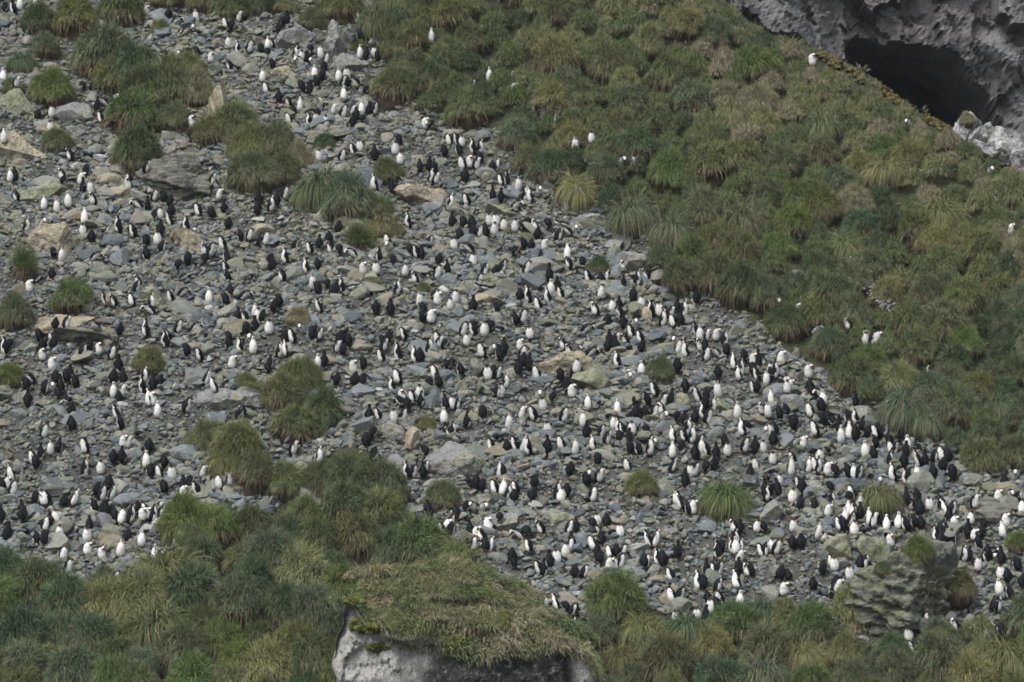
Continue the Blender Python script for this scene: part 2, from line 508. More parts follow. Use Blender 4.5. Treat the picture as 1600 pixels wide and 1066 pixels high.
# cx, cy, w, h (photo pixels), material, strata, label, short name used to place other things
ROCKS = [
    (22, 230, 92, 62, 'tan', 0, "big smooth tan boulder cut by the left edge, high on the scree", "big tan boulder at the left edge"),
    (18, 158, 60, 42, 'olive', 0, "grey-green boulder above the big tan boulder at the left edge", None),
    (120, 178, 62, 42, 'grey', 0, "rounded brown-grey boulder with a dark hollow beneath, upper left", "rounded brown-grey boulder upper left"),
    (344, 165, 36, 84, 'tan', 0, "narrow upright tan rock spire between olive tussocks, upper left", "upright tan rock spire"),
    (292, 264, 140, 76, 'dark', 0.10, "dark layered ledge of rock under a tussock, upper left", "dark layered ledge"),
    (168, 283, 46, 26, 'tan', 0, "flat tan slab left of the dark layered ledge", "flat tan slab upper left"),
    (92, 372, 92, 52, 'tan', 0.02, "broad olive-tan boulder behind the cone-shaped left tussock", "broad olive-tan boulder"),
    (468, 62, 66, 36, 'grey', 0, "grey humped rock with shadow under its edge near the top", "humped grey rock near the top"),
    (532, 58, 40, 66, 'grey', 0, "smooth grey upright slab below the topmost tussocks", "smooth grey slab near the top"),
    (657, 302, 84, 38, 'tan', 0, "long smooth tan boulder with deep shadow beneath, upper middle", "long smooth tan boulder"),
    (858, 178, 48, 32, 'grey', 0, "grey boulder half sunk among upper tussocks", "sunken grey boulder among tussocks"),
    (783, 326, 62, 20, 'olive', 0, "low green-grey slab right of the long smooth tan boulder", "low green-grey slab"),
    (960, 381, 26, 32, 'grey', 0, "small upright grey stone at the edge of the tussock slope", "upright grey stone"),
    (918, 346, 62, 28, 'grey', 0.02, "broken grey rock left of the small upright grey stone", "broken grey rock"),
    (985, 415, 74, 40, 'grey', 0.06, "streaked grey ledge just below the small upright grey stone", "streaked grey ledge"),
    (405, 364, 46, 28, 'tan', 0, "wedge-shaped tan stone right of the olive tussock bank", "wedge-shaped tan stone"),
    (128, 526, 140, 22, 'dark', 0.05, "long thin dark overhanging slab at left", "long dark slab at left"),
    (95, 505, 110, 30, 'tan', 0.02, "brown earth-coloured ledge resting above the long dark slab", None),
    (885, 568, 84, 40, 'tan', 0.02, "large tan boulder in the middle of the scree", "large tan central boulder"),
    (925, 592, 60, 34, 'olive', 0, "olive mossy boulder leaning on the large tan central boulder", None),
    (962, 612, 36, 20, 'tan', 0, "small brown rock right of the mossy central boulder", "small brown rock"),
    (706, 716, 98, 64, 'grey', 0, "big smooth blue-grey pyramid-shaped block below the centre", "blue-grey pyramid block"),
    (646, 686, 27, 36, 'tan', 0, "rounded tan slab standing on edge beside the blue-grey block", "tan slab on edge"),
    (614, 670, 40, 30, 'grey', 0, "lumpy grey boulder left of the tan slab on edge", "lumpy grey boulder"),
    (618, 728, 44, 34, 'grey', 0.02, "cracked grey boulder above the dark double tussock", "cracked grey boulder"),
    (362, 626, 112, 36, 'grey', 0, "wide blue-grey slab above the left olive tussocks", "wide blue-grey slab"),
    (482, 772, 56, 48, 'grey', 0.02, "grey rock wedged between lower left tussocks", "wedged grey rock"),
    (872, 806, 62, 30, 'olive', 0, "rounded pale olive-grey boulder in the lower middle scree", "rounded olive-grey boulder"),
    (790, 815, 66, 36, 'grey', 0, "flat grey slab left of the rounded olive-grey boulder", "flat grey slab"),
    (1318, 855, 56, 44, 'olive', 0, "left half of a split olive boulder", "left split olive boulder"),
    (1362, 858, 50, 42, 'olive', 0, "right half of a split olive boulder, wider at its top", "right split olive boulder"),
    (1432, 918, 208, 146, 'layered', 0.16, "huge layered rock outcrop with three tussocks on it, lower right", "huge layered outcrop"),
    (1200, 800, 40, 40, 'grey', 0, "grey block right of the large spiky tussock", "grey block by the spiky tussock"),
    (1064, 626, 30, 28, 'olive', 0, "small square olive boulder in the right scree", "small square olive boulder"),
    (1238, 632, 40, 34, 'grey', 0, "speckled grey-green boulder near the right scree edge", "speckled boulder"),
    (1350, 642, 38, 28, 'grey', 0.04, "pale layered rock beside rust-coloured plant at scree edge", "pale layered rock"),
    (1010, 492, 18, 30, 'tan', 0, "small upright tan stone below the streaked grey ledge", "small upright tan stone"),
    (1535, 800, 84, 44, 'dark', 0.03, "dark grey ledge near the right edge", "dark ledge near the right edge"),
    (752, 470, 66, 22, 'tan', 0.02, "flat tan slab in the middle of the colony", "flat tan middle slab"),
    (1285, 692, 44, 20, 'olive', 0, "low olive hump of rock in the right scree", "low olive hump"),
    (236, 460, 38, 28, 'olive', 0, "rounded yellow-olive boulder in the left scree", "rounded yellow-olive boulder"),
    (1130, 632, 40, 22, 'olive', 0, "flattened green-grey boulder above the spiky tussock", None),
    (1430, 357, 30, 16, 'pale', 0, "small pale rock under a tussock on the right slope", "small pale rock in a hollow"),
    (1246, 430, 26, 16, 'grey', 0, "small grey ledge showing through the tussock slope", "small grey ledge on tussock slope"),
    (1162, 14, 70, 34, 'pale', 0.02, "white-grey slab on the skyline at the top", "white-grey skyline slab"),
    (1196, 36, 44, 34, 'pale', 0.02, "pale leaning rock on the ridge beside the dark cliff", None),
    (1404, 146, 24, 34, 'grey', 0.05, "small pale rock on the ridge before the cave mouth", "pale rock before the cave"),
    (62, 300, 84, 36, 'olive', 0, "low olive boulder below the big tan boulder at the left edge", "low olive boulder at left"),
    (205, 215, 60, 36, 'grey', 0.03, "grey ledge just left of the dark layered ledge, upper left", None),
    (190, 305, 70, 28, 'tan', 0.02, "low brown slab under the flat tan slab, upper left", None),
    (545, 100, 56, 34, 'grey', 0, "grey boulder sunk below the smooth grey upright slab", None),
    (440, 110, 60, 24, 'tan', 0, "low brown-grey slab under the humped grey rock", None),
    (300, 372, 66, 30, 'tan', 0.02, "long brown boulder in the left scree, right of the broad olive-tan one", "long brown boulder"),
    (580, 440, 60, 26, 'olive', 0.02, "low olive ledge below the cone-shaped central tussock", None),
    (915, 215, 24, 12, 'olive', 0, "small green stone in a gap of the upper tussock slope", None),
    (818, 160, 26, 14, 'grey', 0, "small grey rock in a gap left of the sunken boulder", None),
]
ROCK_POS = []
def place_rocks():
    u = np.array([r[0] for r in ROCKS], float); v = np.array([r[1] for r in ROCKS], float); h = np.array([r[3] for r in ROCKS], float)
    x, y, z = unproject(u, v + h * 0.30)
    for i, r in enumerate(ROCKS):
        dist = math.sqrt(x[i] ** 2 + y[i] ** 2 + z[i] ** 2)
        k = dist / FPX
        W, H = r[2] * k * 1.12, r[3] * k * 1.35
        D = max(0.75 * W, H) if r[2] < 150 else 0.6 * W
        if r[5] or r[2] > 100: D = max(0.5 * W, H)
        rg = random.Random(i * 7 + 1)
        o = big_rock("boulder", 100 + i, (W, D, H), r[4], 6 if r[2] > 75 else 5, r[5], 10 if W > 1 else 8, 0 if r[2] > 100 else rg.uniform(-.3, .3),
                     (rg.uniform(-.1, .1), rg.uniform(-.08, .14)), 0.075)
        up = 0.55 if r[4] == 'pale' and r[1] < 60 else 0.10
        o.location = (x[i], y[i] + D * 0.10 - (0.8 if up > .5 else 0), z[i] + H * up)
        cat = "boulder" if r[5] == 0 else "rock"
        tag(o, r[6], cat, "boulders on the slope")
        ROCK_POS.append((x[i], y[i], z[i], max(W, D) * 0.5))
place_rocks()

def build_white_crag():
    V, F, off = [], [], 0
    for k, (cx, cy, w_, h_) in enumerate(((1511, 203, 40, 52), (1530, 214, 52, 50), (1553, 226, 56, 46), (1577, 240, 58, 42), (1603, 256, 60, 40), (1528, 232, 44, 24), (1552, 244, 40, 20), (1640, 275, 60, 40))):
        x, y, z = [float(q[0]) for q in unproject(cx, cy + h_ * 0.45)]
        kk = math.sqrt(x * x + y * y + z * z) / FPX
        v, f = cut_rock(5, 840 + k, 12)
        v = v * np.array([w_ * kk, 1.6, h_ * kk * 1.15]) / 2 * 1.1
        v = v + 0.09 * fbm(v[:, 0] * 4, v[:, 1] * 4, v[:, 2] * 4, seed=k, octv=3)[:, None] * (v / (np.linalg.norm(v, axis=1)[:, None] + 1e-6))
        a = 0.45; ca, sa = math.cos(a), math.sin(a)
        v = v @ np.array([[ca, 0, -sa], [0, 1, 0], [sa, 0, ca]])
        V.append(v + np.array([x, y - 0.2, z + h_ * kk * 0.35])); F.append(f + off); off += len(v)
    o = link("ridge_crag", mesh_np("ridge_crag", np.concatenate(V), np.concatenate(F), False), M['pale'])
    tag(o, "whitish jagged crag sloping down the ridge right of the cave", "rock")
build_white_crag()

bpy.context.view_layer.update()
ROCK_BVH = []
for o in list(COL.objects):
    if o.type == 'MESH' and o.get("group") == "boulders on the slope" or o.name == "ridge_crag":
        mw = o.matrix_world
        ROCK_BVH.append(BVHTree.FromPolygons([mw @ v.co for v in o.data.vertices], [p.vertices[:] for p in o.data.polygons]))
def rock_top(x, y, z, reach=0.7):
    """height of a boulder's top at (x, y), if a boulder is there and not far above z"""
    best = None
    for b in ROCK_BVH:
        h = b.ray_cast(Vector((x, y, z + 6)), Vector((0, 0, -1)))
        if h[0] is not None and h[0].z > z - 0.05 and h[0].z < z + reach and (best is None or h[0].z > best): best = h[0].z
    return best
def rock_seen(u, v):
    dx, dy, dz = ray(u, v)
    d = Vector((float(dx), float(dy), float(dz))).normalized(); best = None
    for b in ROCK_BVH:
        h = b.ray_cast(Vector((0, 0, 0)), d)
        if h[0] is not None and (best is None or h[3] < best[1]): best = (h[0], h[3])
    return best

# ------------------------------------------------------------------ scree (nobody could count the stones)
def rand_rot(rg, n, tiltmax):
    rz = rg.uniform(0, 2 * math.pi, n)
    ax = rg.normal(0, tiltmax, n); ay = rg.normal(0, tiltmax, n)
    cz, sz = np.cos(rz), np.sin(rz)
    Rz = np.zeros((n, 3, 3)); Rz[:, 0, 0] = cz; Rz[:, 0, 1] = -sz; Rz[:, 1, 0] = sz; Rz[:, 1, 1] = cz; Rz[:, 2, 2] = 1
    ca, sa = np.cos(ax), np.sin(ax)
    Rx = np.zeros((n, 3, 3)); Rx[:, 0, 0] = 1; Rx[:, 1, 1] = ca; Rx[:, 1, 2] = -sa; Rx[:, 2, 1] = sa; Rx[:, 2, 2] = ca
    cb, sb = np.cos(ay), np.sin(ay)
    Ry = np.zeros((n, 3, 3)); Ry[:, 1, 1] = 1; Ry[:, 0, 0] = cb; Ry[:, 0, 2] = sb; Ry[:, 2, 0] = -sb; Ry[:, 2, 2] = cb
    return Rx @ Ry @ Rz

def scree_layer(protos, n, smin, smax, power, lift, tilt, rg):
    x = rg.uniform(-29, 29, n); y = rg.uniform(135, 193, n)
    zb = base_z(x, y); u, v = project(x, y, zb)
    keep = (poly_dist(u, v, VEG_UP) < rg.uniform(-4, 14, n)) & (poly_dist(u, v, VEG_LOW) < rg.uniform(-4, 12, n))
    x, y = x[keep], y[keep]; n = len(x)
    z = terr(x, y)
    s = smin + (smax - smin) * rg.uniform(0, 1, n) ** power
    s *= 1 + 0.28 * np.clip(fbm(x * 0.24, y * 0.24, seed=301, octv=3), -1, 1)      # coarse and fine patches
    sc = np.stack([s * rg.uniform(0.8, 1.25, n), s * rg.uniform(0.55, 0.95, n), s * rg.uniform(0.30, 0.78, n)], -1)
    R = rand_rot(rg, n, tilt * 1.3)
    # lay the stones partly along the slope
    slope = math.atan(S0) * rg.uniform(0.25, 0.8, n)
    cs, ss = np.cos(slope), np.sin(slope)
    T = np.zeros((n, 3, 3)); T[:, 0, 0] = 1; T[:, 1, 1] = cs; T[:, 1, 2] = -ss; T[:, 2, 1] = ss; T[:, 2, 2] = cs
    R = T @ R
    which = rg.integers(0, len(protos), n)
    Vs, Fs, Ts = [], [], []; off = 0
    tone = np.clip(rg.beta(1.6, 1.5, n), 0, 1)
    if smin >= 1.0: tone = rg.choice([0.45, 0.62, 0.66, 0.70, 0.85, 0.88, 0.2], n)
    warm = (rg.uniform(0, 1, n) < 0.34 * smooth(154, 178, y) + 0.06) & (tone > 0.1)
    tone = np.where(warm, rg.choice([0.62, 0.66, 0.72, 0.80, 0.86], n), tone)
    for k, (PV, PF) in enumerate(protos):
        ii = np.where(which == k)[0]
        if len(ii) == 0: continue
        W = PV[None] * sc[ii][:, None, :] * 0.5
        W = np.einsum('nij,nvj->nvi', R[ii], W)
        W += np.stack([x[ii], y[ii], z[ii] + lift * s[ii]], -1)[:, None, :]
        Vs.append(W.reshape(-1, 3))
        Fs.append((PF[None] + (np.arange(len(ii)) * len(PV))[:, None, None] + off).reshape(-1, 3))
        Ts.append(np.repeat(tone[ii], len(PF)))
        off += len(ii) * len(PV)
    return Vs, Fs, Ts, off

def build_scree():
    rg = np.random.default_rng(3)
    big = [cut_rock(2, 500 + k, 8) for k in range(10)]
    small = [cut_rock(1, 600 + k, 6) for k in range(10)]
    V, F, T, off = [], [], [], 0
    ICOB = [(q[0] * (1 + 0.05 * fbm(q[0][:, 0] * 3, q[0][:, 1] * 3, q[0][:, 2] * 3, seed=4))[:, None], q[1]) for q in (cut_rock(3, 560 + k, 9) for k in range(8))]
    for protos, n, a, b, p, lift, tilt in ((ICOB, 260, 0.95, 1.8, 1.6, 0.0, 0.08), (big, 3200, 0.55, 1.25, 1.8, 0.05, 0.18), (big, 36000, 0.22, 0.62, 1.6, 0.15, 0.26), (small, 115000, 0.10, 0.34, 1.1, 0.25, 0.4)):
        vs, fs, ts, o = scree_layer(protos, n, a, b, p, lift, tilt, rg)
        V += vs; F += [f + off for f in fs]; T += ts; off += o
    me = mesh_np("scree_stones", np.concatenate(V), np.concatenate(F), False)
    attr(me, "tone", np.concatenate(T))
    tag(link("scree_stones", me, M['stone']), "loose grey slabs and stones covering the slope", "scree", None, 'stuff')
build_scree()

# ------------------------------------------------------------------ grass blades
def blades(P, D, L, W, droop, nseg, rg, wiggle=0.15):
    n = len(P)
    D = D / (np.linalg.norm(D, axis=1)[:, None] + 1e-9)
    side = np.cross(D, rg.normal(size=(n, 3))); side /= (np.linalg.norm(side, axis=1)[:, None] + 1e-9)
    pts = [P]; dirs = D.copy(); p = P.copy()
    for k in range(nseg):
        p = p + dirs * (L / nseg)[:, None]
        pts.append(p)
        dirs = dirs + np.array([0, 0, -1.0]) * (droop / nseg)[:, None] + rg.normal(0, wiggle / nseg, (n, 3))
        dirs /= (np.linalg.norm(dirs, axis=1)[:, None] + 1e-9)
    V = np.zeros((n, nseg + 1, 2, 3)); tp = np.zeros((n, nseg))
    for k in range(nseg + 1):
        f = k / nseg
        wd = W * (0.75 + 0.5 * f if f < 0.5 else 1.0 * (1 - f) * 2 * 0.85 + 0.15)
        V[:, k, 0] = pts[k] - side * wd[:, None] / 2
        V[:, k, 1] = pts[k] + side * wd[:, None] / 2
    base = np.arange(n)[:, None] * (nseg + 1) * 2 + np.arange(nseg)[None, :] * 2
    F = np.stack([base, base + 1, base + 3, base + 2], -1).reshape(-1, 4)
    tip = np.tile(np.arange(nseg) / max(nseg - 1, 1), (n, 1)).reshape(-1)
    return V.reshape(-1, 3), F, tip

def dome_roots(rg, n, seed):
    ps = np.arccos(rg.uniform(-0.12, 1, n)); ph = rg.uniform(0, 2 * math.pi, n)
    nr = np.stack([np.sin(ps) * np.cos(ph), np.sin(ps) * np.sin(ph), np.cos(ps)], -1)
    R = 0.62 * (1 + 0.26 * fbm(nr[:, 0] * 1.8, nr[:, 1] * 1.8, nr[:, 2] * 1.8, seed=seed, octv=2))
    P = nr * R[:, None] * np.array([1, 1, 0.85]) + np.array([0, 0, 0.10])
    # leaves gather in locks that lean the same way
    lock = np.stack([vnoise(nr[:, 0] * 3.5, nr[:, 1] * 3.5, nr[:, 2] * 3.5, seed + k) for k in (1, 2, 3)], -1)
    D = nr * 0.55 + np.array([0, 0, 0.62]) + lock * 0.55 + rg.normal(0, 0.24, (n, 3))
    return ps, P, D, lock[:, 0]

def dome_proto(seed, n=6200, nseg=3, wmul=1.0, skirt=True):
    """soft rounded mound of short fine leaves, straw-coloured below"""
    rg = np.random.default_rng(seed)
    ps, P, D, lk = dome_roots(rg, n, seed)
    L = rg.uniform(0.16, 0.44, n) * (1.05 - 0.12 * ps)
    V, F, tip = blades(P, D, L, rg.uniform(0.009, 0.018, n) * wmul, rg.uniform(0.8, 2.4, n) + 0.8 * ps, nseg, rg)
    me = mesh_np("leaf_mound", V, F, False)
    u_ = rg.uniform(0, 1, n)
    dead = (u_ < 0.07 + 0.30 * smooth(1.15, 1.7, ps)) * rg.uniform(0.4, 1.0, n) + 0.10 * rg.uniform(0, 1, n)
    attr(me, "dead", np.clip(np.repeat(dead, nseg), 0, 1))
    attr(me, "tip", np.clip(tip - 0.4, 0, 1) * 0.55 * np.repeat(rg.uniform(0, 1, n), nseg))
    attr(me, "lum", np.repeat(rg.uniform(0.55, 1.4, n) * (1 + 0.18 * lk), nseg))
    me.materials.append(M['blade'])
    if not skirt: return me
    return me, tussock_proto(seed + 50, n=10)[1]

def tussock_proto(seed, upright=0.0, n=3600):
    """leaf fountain of radius about 1 on a stump; returns crown mesh, skirt mesh"""
    rg = np.random.default_rng(seed)
    # several growth heads give an uneven outline
    heads = [(0, 0, 0.30, 1.0)] + [(rg.uniform(-.42, .42), rg.uniform(-.42, .42), rg.uniform(.12, .34), rg.uniform(.55, .85)) for _ in range(4)]
    hw = np.array([h[3] for h in heads]); hw /= hw.sum()
    hi = rg.choice(len(heads), n, p=hw)
    H = np.array(heads)[hi]
    phi = rg.uniform(0, 2 * math.pi, n)
    th = np.arccos(rg.uniform(0.22 + upright * 0.3, 1, n)) * rg.uniform(0.8, 1.1, n)
    D = np.stack([np.sin(th) * np.cos(phi), np.sin(th) * np.sin(phi), np.cos(th)], -1)
    D += np.array([rg.uniform(-.12, .12), rg.uniform(-.12, .12), 0])
    r0 = 0.16 * np.sqrt(rg.uniform(0, 1, n))
    P = np.stack([H[:, 0] + r0 * np.cos(phi), H[:, 1] + r0 * np.sin(phi), H[:, 2] * (1 - 0.3 * r0)], -1)
    L = rg.uniform(0.70, 1.25, n) * (0.62 + 0.38 * H[:, 3])
    W = rg.uniform(0.011, 0.024, n)
    droop = rg.uniform(2.0, 4.6, n) * (1 - 0.6 * upright)
    V, F, tip = blades(P, D, L, W, droop, 5, rg)
    me = mesh_np("leaf_fountain", V, F, False)
    dead = np.repeat((rg.uniform(0, 1, n) < 0.16) * rg.uniform(0.4, 1.0, n) + 0.10 * rg.uniform(0, 1, n), 5)
    low = np.repeat(np.clip((th - 1.0) * 1.2, 0, 0.6) * rg.uniform(0, 1, n), 5)
    attr(me, "dead", np.clip(dead + low, 0, 1)); attr(me, "tip", np.clip(tip - 0.45, 0, 1) * 0.75 * np.repeat(rg.uniform(0, 1, n), 5))
    attr(me, "lum", np.repeat(rg.uniform(0.5, 1.5, n), 5))
    me.materials.append(M['blade'])
    # skirt: stump of packed dead leaves hanging down
    ns = 520
    phi = rg.uniform(0, 2 * math.pi, ns)
    rr = rg.uniform(0.25, 0.60, ns)
    P2 = np.stack([rr * np.cos(phi), rr * np.sin(phi), rg.uniform(0.02, 0.42, ns) * (1.15 - rr)], -1)
    D2 = np.stack([np.cos(phi), np.sin(phi), rg.uniform(-0.3, 0.5, ns)], -1)
    V2, F2, _ = blades(P2, D2, rg.uniform(0.25, 0.5, ns), rg.uniform(0.02, 0.04, ns), rg.uniform(2.5, 5, ns), 3, rg)
    V3, F3 = ICO[3]
    bump_ = 1 + 0.16 * fbm(V3[:, 0] * 2, V3[:, 1] * 2, V3[:, 2] * 2, seed=seed)
    V3 = V3 * np.array([0.54, 0.54, 0.52]) * bump_[:, None] + np.array([0, 0, -0.06])
    F3q = np.concatenate([F3, F3[:, 2:3]], 1)
    me2 = bpy.data.meshes.new("dead_leaf_skirt")
    allv = np.concatenate([V2, V3])
    faces = [tuple(f) for f in F2.tolist()] + [tuple(f) for f in (F3 + len(V2)).tolist()]
    me2.from_pydata(allv.tolist(), [], faces); me2.update()
    attr(me2, "lum", np.concatenate([np.repeat(rg.uniform(0.5, 1.5, ns), 3), np.full(len(F3), 0.45)]))
    me2.materials.append(M['skirt'])
    return me, me2

PROTOS = [dome_proto(900 + k) for k in range(8)] + [tussock_proto(930)]
CONE = tussock_proto(950, upright=1.0, n=2000)

TCOL = {  # leaf colours of the kinds of clump
    'dark green': (0.050, 0.086, 0.036), 'blue-green': (0.080, 0.112, 0.060), 'bright green': (0.080, 0.128, 0.034),
    'olive': (0.100, 0.124, 0.046), 'yellow-olive': (0.162, 0.172, 0.074), 'straw-tan': (0.220, 0.212, 0.125), 'brown-green': (0.088, 0.100, 0.046)}

# hand-placed clumps: cx, top, bottom, width, colour, label, short name, (proto)
TUS = [
    (80, 104, 167, 72, 'bright green', "round bright green tussock, upper left, above the rounded brown-grey boulder", "bright tussock upper left"),
    (118, 0, 60, 86, 'olive', "olive tussock cut by the top edge at left", None),
    (70, 40, 95, 60, 'blue-green', "small blue-green tussock near the top left corner", None),
    (38, 75, 118, 55, 'dark green', "dark low tussock close to the left edge near the top", None),
    (160, 38, 125, 112, 'blue-green', "large blue-green tussock, leftmost of the upper left bank", "large blue-green tussock upper left"),
    (205, 60, 150, 105, 'dark green', "large dark tussock in the middle of the upper left bank", None),
    (258, 92, 172, 108, 'olive', "large olive tussock at the right of the upper left bank", "large olive tussock upper left"),
    (300, 108, 170, 80, 'straw-tan', "straw-coloured tussock at the right tip of the upper left bank", None),
    (205, 156, 208, 94, 'bright green', "flat-topped green tussock below the upper left bank", "flat-topped green tussock"),
    (268, 168, 210, 66, 'blue-green', "small blue-green tussock right of the flat-topped green one", None),
    (212, 208, 268, 92, 'dark green', "dark spiky tussock growing left on the dark layered ledge", None),
    (90, 198, 240, 54, 'olive', "small olive tussock between tan boulders, upper left", None),
    (368, 148, 232, 90, 'olive', "large olive tussock below the upright tan rock spire", "large olive tussock by the spire"),
    (425, 190, 255, 80, 'brown-green', "rusty brown-green tussock right of the olive one by the spire", None),
    (398, 230, 306, 90, 'brown-green', "drooping brown-green tussock at the foot of the spire bank", "drooping brown-green tussock"),
    (440, 225, 290, 62, 'olive', "olive tussock at the right end of the spire bank", None),
    (309, 284, 332, 50, 'bright green', "small green tussock alone below the dark layered ledge", "small green tussock below the ledge"),
    (505, 248, 330, 90, 'dark green', "dark green tussock, left one of the big central pair", None),
    (545, 252, 350, 96, 'blue-green', "blue-green tussock, right one of the big central pair", "big central tussock pair"),
    (600, 315, 378, 56, 'brown-green', "brown-green tussock between the central pair and the scree", None),
    (556, 342, 406, 50, 'bright green', "cone-shaped yellow-green tussock below the big central pair", "cone-shaped central tussock", 1),
    (507, 202, 240, 44, 'dark green', "small dark tussock alone in the upper scree", "small dark upper tussock"),
    (606, 238, 288, 54, 'dark green', "dark tussock alone right of the big central pair", "dark tussock by the central pair"),
    (37, 368, 448, 48, 'bright green', "cone-shaped green tussock near the left edge", "cone-shaped left tussock", 1),
    (22, 438, 520, 78, 'brown-green', "large dark brown-green tussock at the left edge", "dark tussock at the left edge"),
    (112, 440, 492, 84, 'bright green', "wide yellow-green tussock above the long dark slab", "wide tussock above the dark slab"),
    (232, 524, 587, 60, 'olive', "round dark olive tussock alone in the left scree", "round left scree tussock"),
    (14, 548, 608, 54, 'bright green', "green tussock cut by the left edge, below the dark slab", "lower left-edge tussock"),
    (385, 558, 620, 46, 'olive', "slim olive tussock at the upper left of the middle bank", "slim olive tussock"),
    (468, 556, 618, 76, 'olive', "olive tussock crowning the middle bank", "crown of the middle bank"),
    (440, 590, 645, 80, 'brown-green', "brown tussock in the heart of the middle bank", None),
    (502, 605, 670, 76, 'dark green', "dark tussock on the right side of the middle bank", "dark right side of middle bank"),
    (462, 640, 690, 80, 'olive', "olive tussock at the foot of the middle bank", None),
    (318, 654, 712, 72, 'olive', "olive tussock overhanging a dark hollow, left", "tussock overhanging a dark hollow"),
    (368, 660, 722, 86, 'olive', "wide olive tussock right of the dark hollow", None),
    (395, 700, 768, 80, 'brown-green', "brown-green tussock below the wide olive one", None),
    (448, 715, 780, 72, 'olive', "olive tussock linking middle bank and lower bank", None),
    (666, 634, 680, 36, 'olive', "tiny round tussock left of the blue-grey block", "tiny round central tussock"),
    (662, 428, 462, 26, 'olive', "tiniest tussock, yellow-green, in the middle of the colony", "tiniest tussock"),
    (466, 468, 514, 46, 'straw-tan', "small rusty straw-coloured tussock in the middle left scree", "small rusty tussock"),
    (692, 756, 800, 78, 'olive', "low wide tussock right of the dark double tussock", "low wide tussock"),
    (545, 712, 790, 105, 'dark green', "upper clump of the dark double tussock, lower centre", "dark double tussock"),
    (598, 755, 838, 96, 'olive', "lower right clump of the dark double tussock", None),
    (560, 800, 880, 100, 'brown-green', "brown clump beneath the dark double tussock", None),
    (610, 830, 892, 84, 'dark green', "dark clump just above the foreground crag", None),
    (1002, 722, 782, 62, 'olive', "round olive tussock alone in the lower right scree", "round right scree tussock"),
    (1131, 732, 814, 92, 'bright green', "largest spiky green tussock standing alone, lower right scree", "large spiky tussock"),
    (1030, 556, 600, 58, 'dark green', "dark green tussock alone right of the large tan central boulder", "dark tussock right of centre"),
    (934, 388, 432, 40, 'dark green', "small dark tussock left of the streaked grey ledge", "small tussock by the ledge"),
    (1370, 757, 800, 70, 'olive', "wide olive tussock alone near the right scree edge", "wide right scree tussock"),
    (1437, 832, 885, 58, 'bright green', "green tussock on top of the huge layered outcrop", "tussock on top of the outcrop"),
    (1380, 868, 905, 32, 'dark green', "small dark tussock on the left shoulder of the huge layered outcrop", None),
    (1500, 882, 945, 64, 'brown-green', "tan-fringed tussock on the right shoulder of the huge layered outcrop", "tussock on the outcrop shoulder"),
    (962, 895, 976, 118, 'bright green', "large round green tussock standing alone at the lower scree edge", "large round lower tussock"),
    (294, 776, 822, 48, 'bright green', "small green tussock above the lower left bank", None),
    (165, 874, 920, 46, 'brown-green', "small brown tussock at the lower left scree edge, left of two", "small brown lower-left tussock"),
    (222, 876, 906, 40, 'brown-green', "small brown tussock at the lower left scree edge, right of two", None),
    (1590, 812, 866, 46, 'bright green', "green tussock cut by the right edge", "tussock at the right edge"),
    (487, 6, 52, 56, 'brown-green', "brown tussock beside the humped grey rock at the top", None),
    (560, 55, 86, 30, 'olive', "small olive tussock beside the smooth grey slab", None),
    (340, 700, 745, 60, 'olive', "olive tussock in the dark hollow's lower edge", None),
    (1512, 172, 200, 30, 'straw-tan', "small straw tussock on top of the whitish crag by the cave", None),
    (440, 0, 20, 60, 'brown-green', "brown tussock cut by the top edge above the humped rock", None),
    (365, -10, 30, 80, 'dark green', "dark tussock cut by the top edge, left of the humped rock", None),
    (535, -20, 40, 80, 'olive', "olive tussock cut by the top edge above the smooth grey slab", None),
    (188, -12, 44, 84, 'dark green', "dark tussock cut by the top edge, right of the olive one at left", None),
    (262, -24, 16, 70, 'olive', "low olive tussock just showing at the top edge, upper left", None),
    (318, -20, 20, 60, 'brown-green', "low brown tussock just showing at the top edge", None),
    (402, -18, 24, 70, 'dark green', "dark tussock at the top edge between two brown ones", None),
    (588, 0, 62, 70, 'dark green', "dark tussock at the top left corner of the main grass slope", None),
    (620, 30, 100, 70, 'olive', "olive tussock at the upper left border of the main grass slope", None),
    (250, 20, 60, 40, 'olive', "small olive tussock between rocks near the top, upper left", None),
    (20, 118, 150, 40, 'olive', "small olive tussock beside the left edge, above the tan boulder", None),
    (232, 100, 172, 92, 'dark green', "dark green tussock low in the middle of the upper left bank", None),
    (182, 96, 152, 82, 'olive', "olive tussock at the lower left of the upper left bank", None),
    (288, 78, 140, 72, 'olive', "olive tussock at the upper right of the upper left bank", None),
    (330, 172, 232, 62, 'brown-green', "brown-green tussock at the left foot of the tan rock spire", None),
    (392, 190, 262, 82, 'olive', "olive tussock in the heart of the bank by the spire", None),
    (462, 196, 268, 58, 'straw-tan', "straw-tinted tussock at the far right of the spire bank", None),
    (62, 8, 56, 66, 'dark green', "dark green tussock in the top left corner, below the top edge", None),
    (590, 290, 348, 60, 'olive', "olive tussock tucked against the right of the big central pair", None),
    (1000, 960, 1010, 90, 'olive', "olive tussock right below the large round lower one", None),
    (1228, 938, 990, 76, 'yellow-olive', "yellow-topped tussock rising from the lower right bank", "yellow-topped tussock"),
]
LAND = [(1550, 225, 'white ridge crag')] + [(r[0], r[1], r[7]) for r in ROCKS if r[7]] + [(t[0], (t[1] + t[2]) / 2, t[6]) for t in TUS if t[6]]

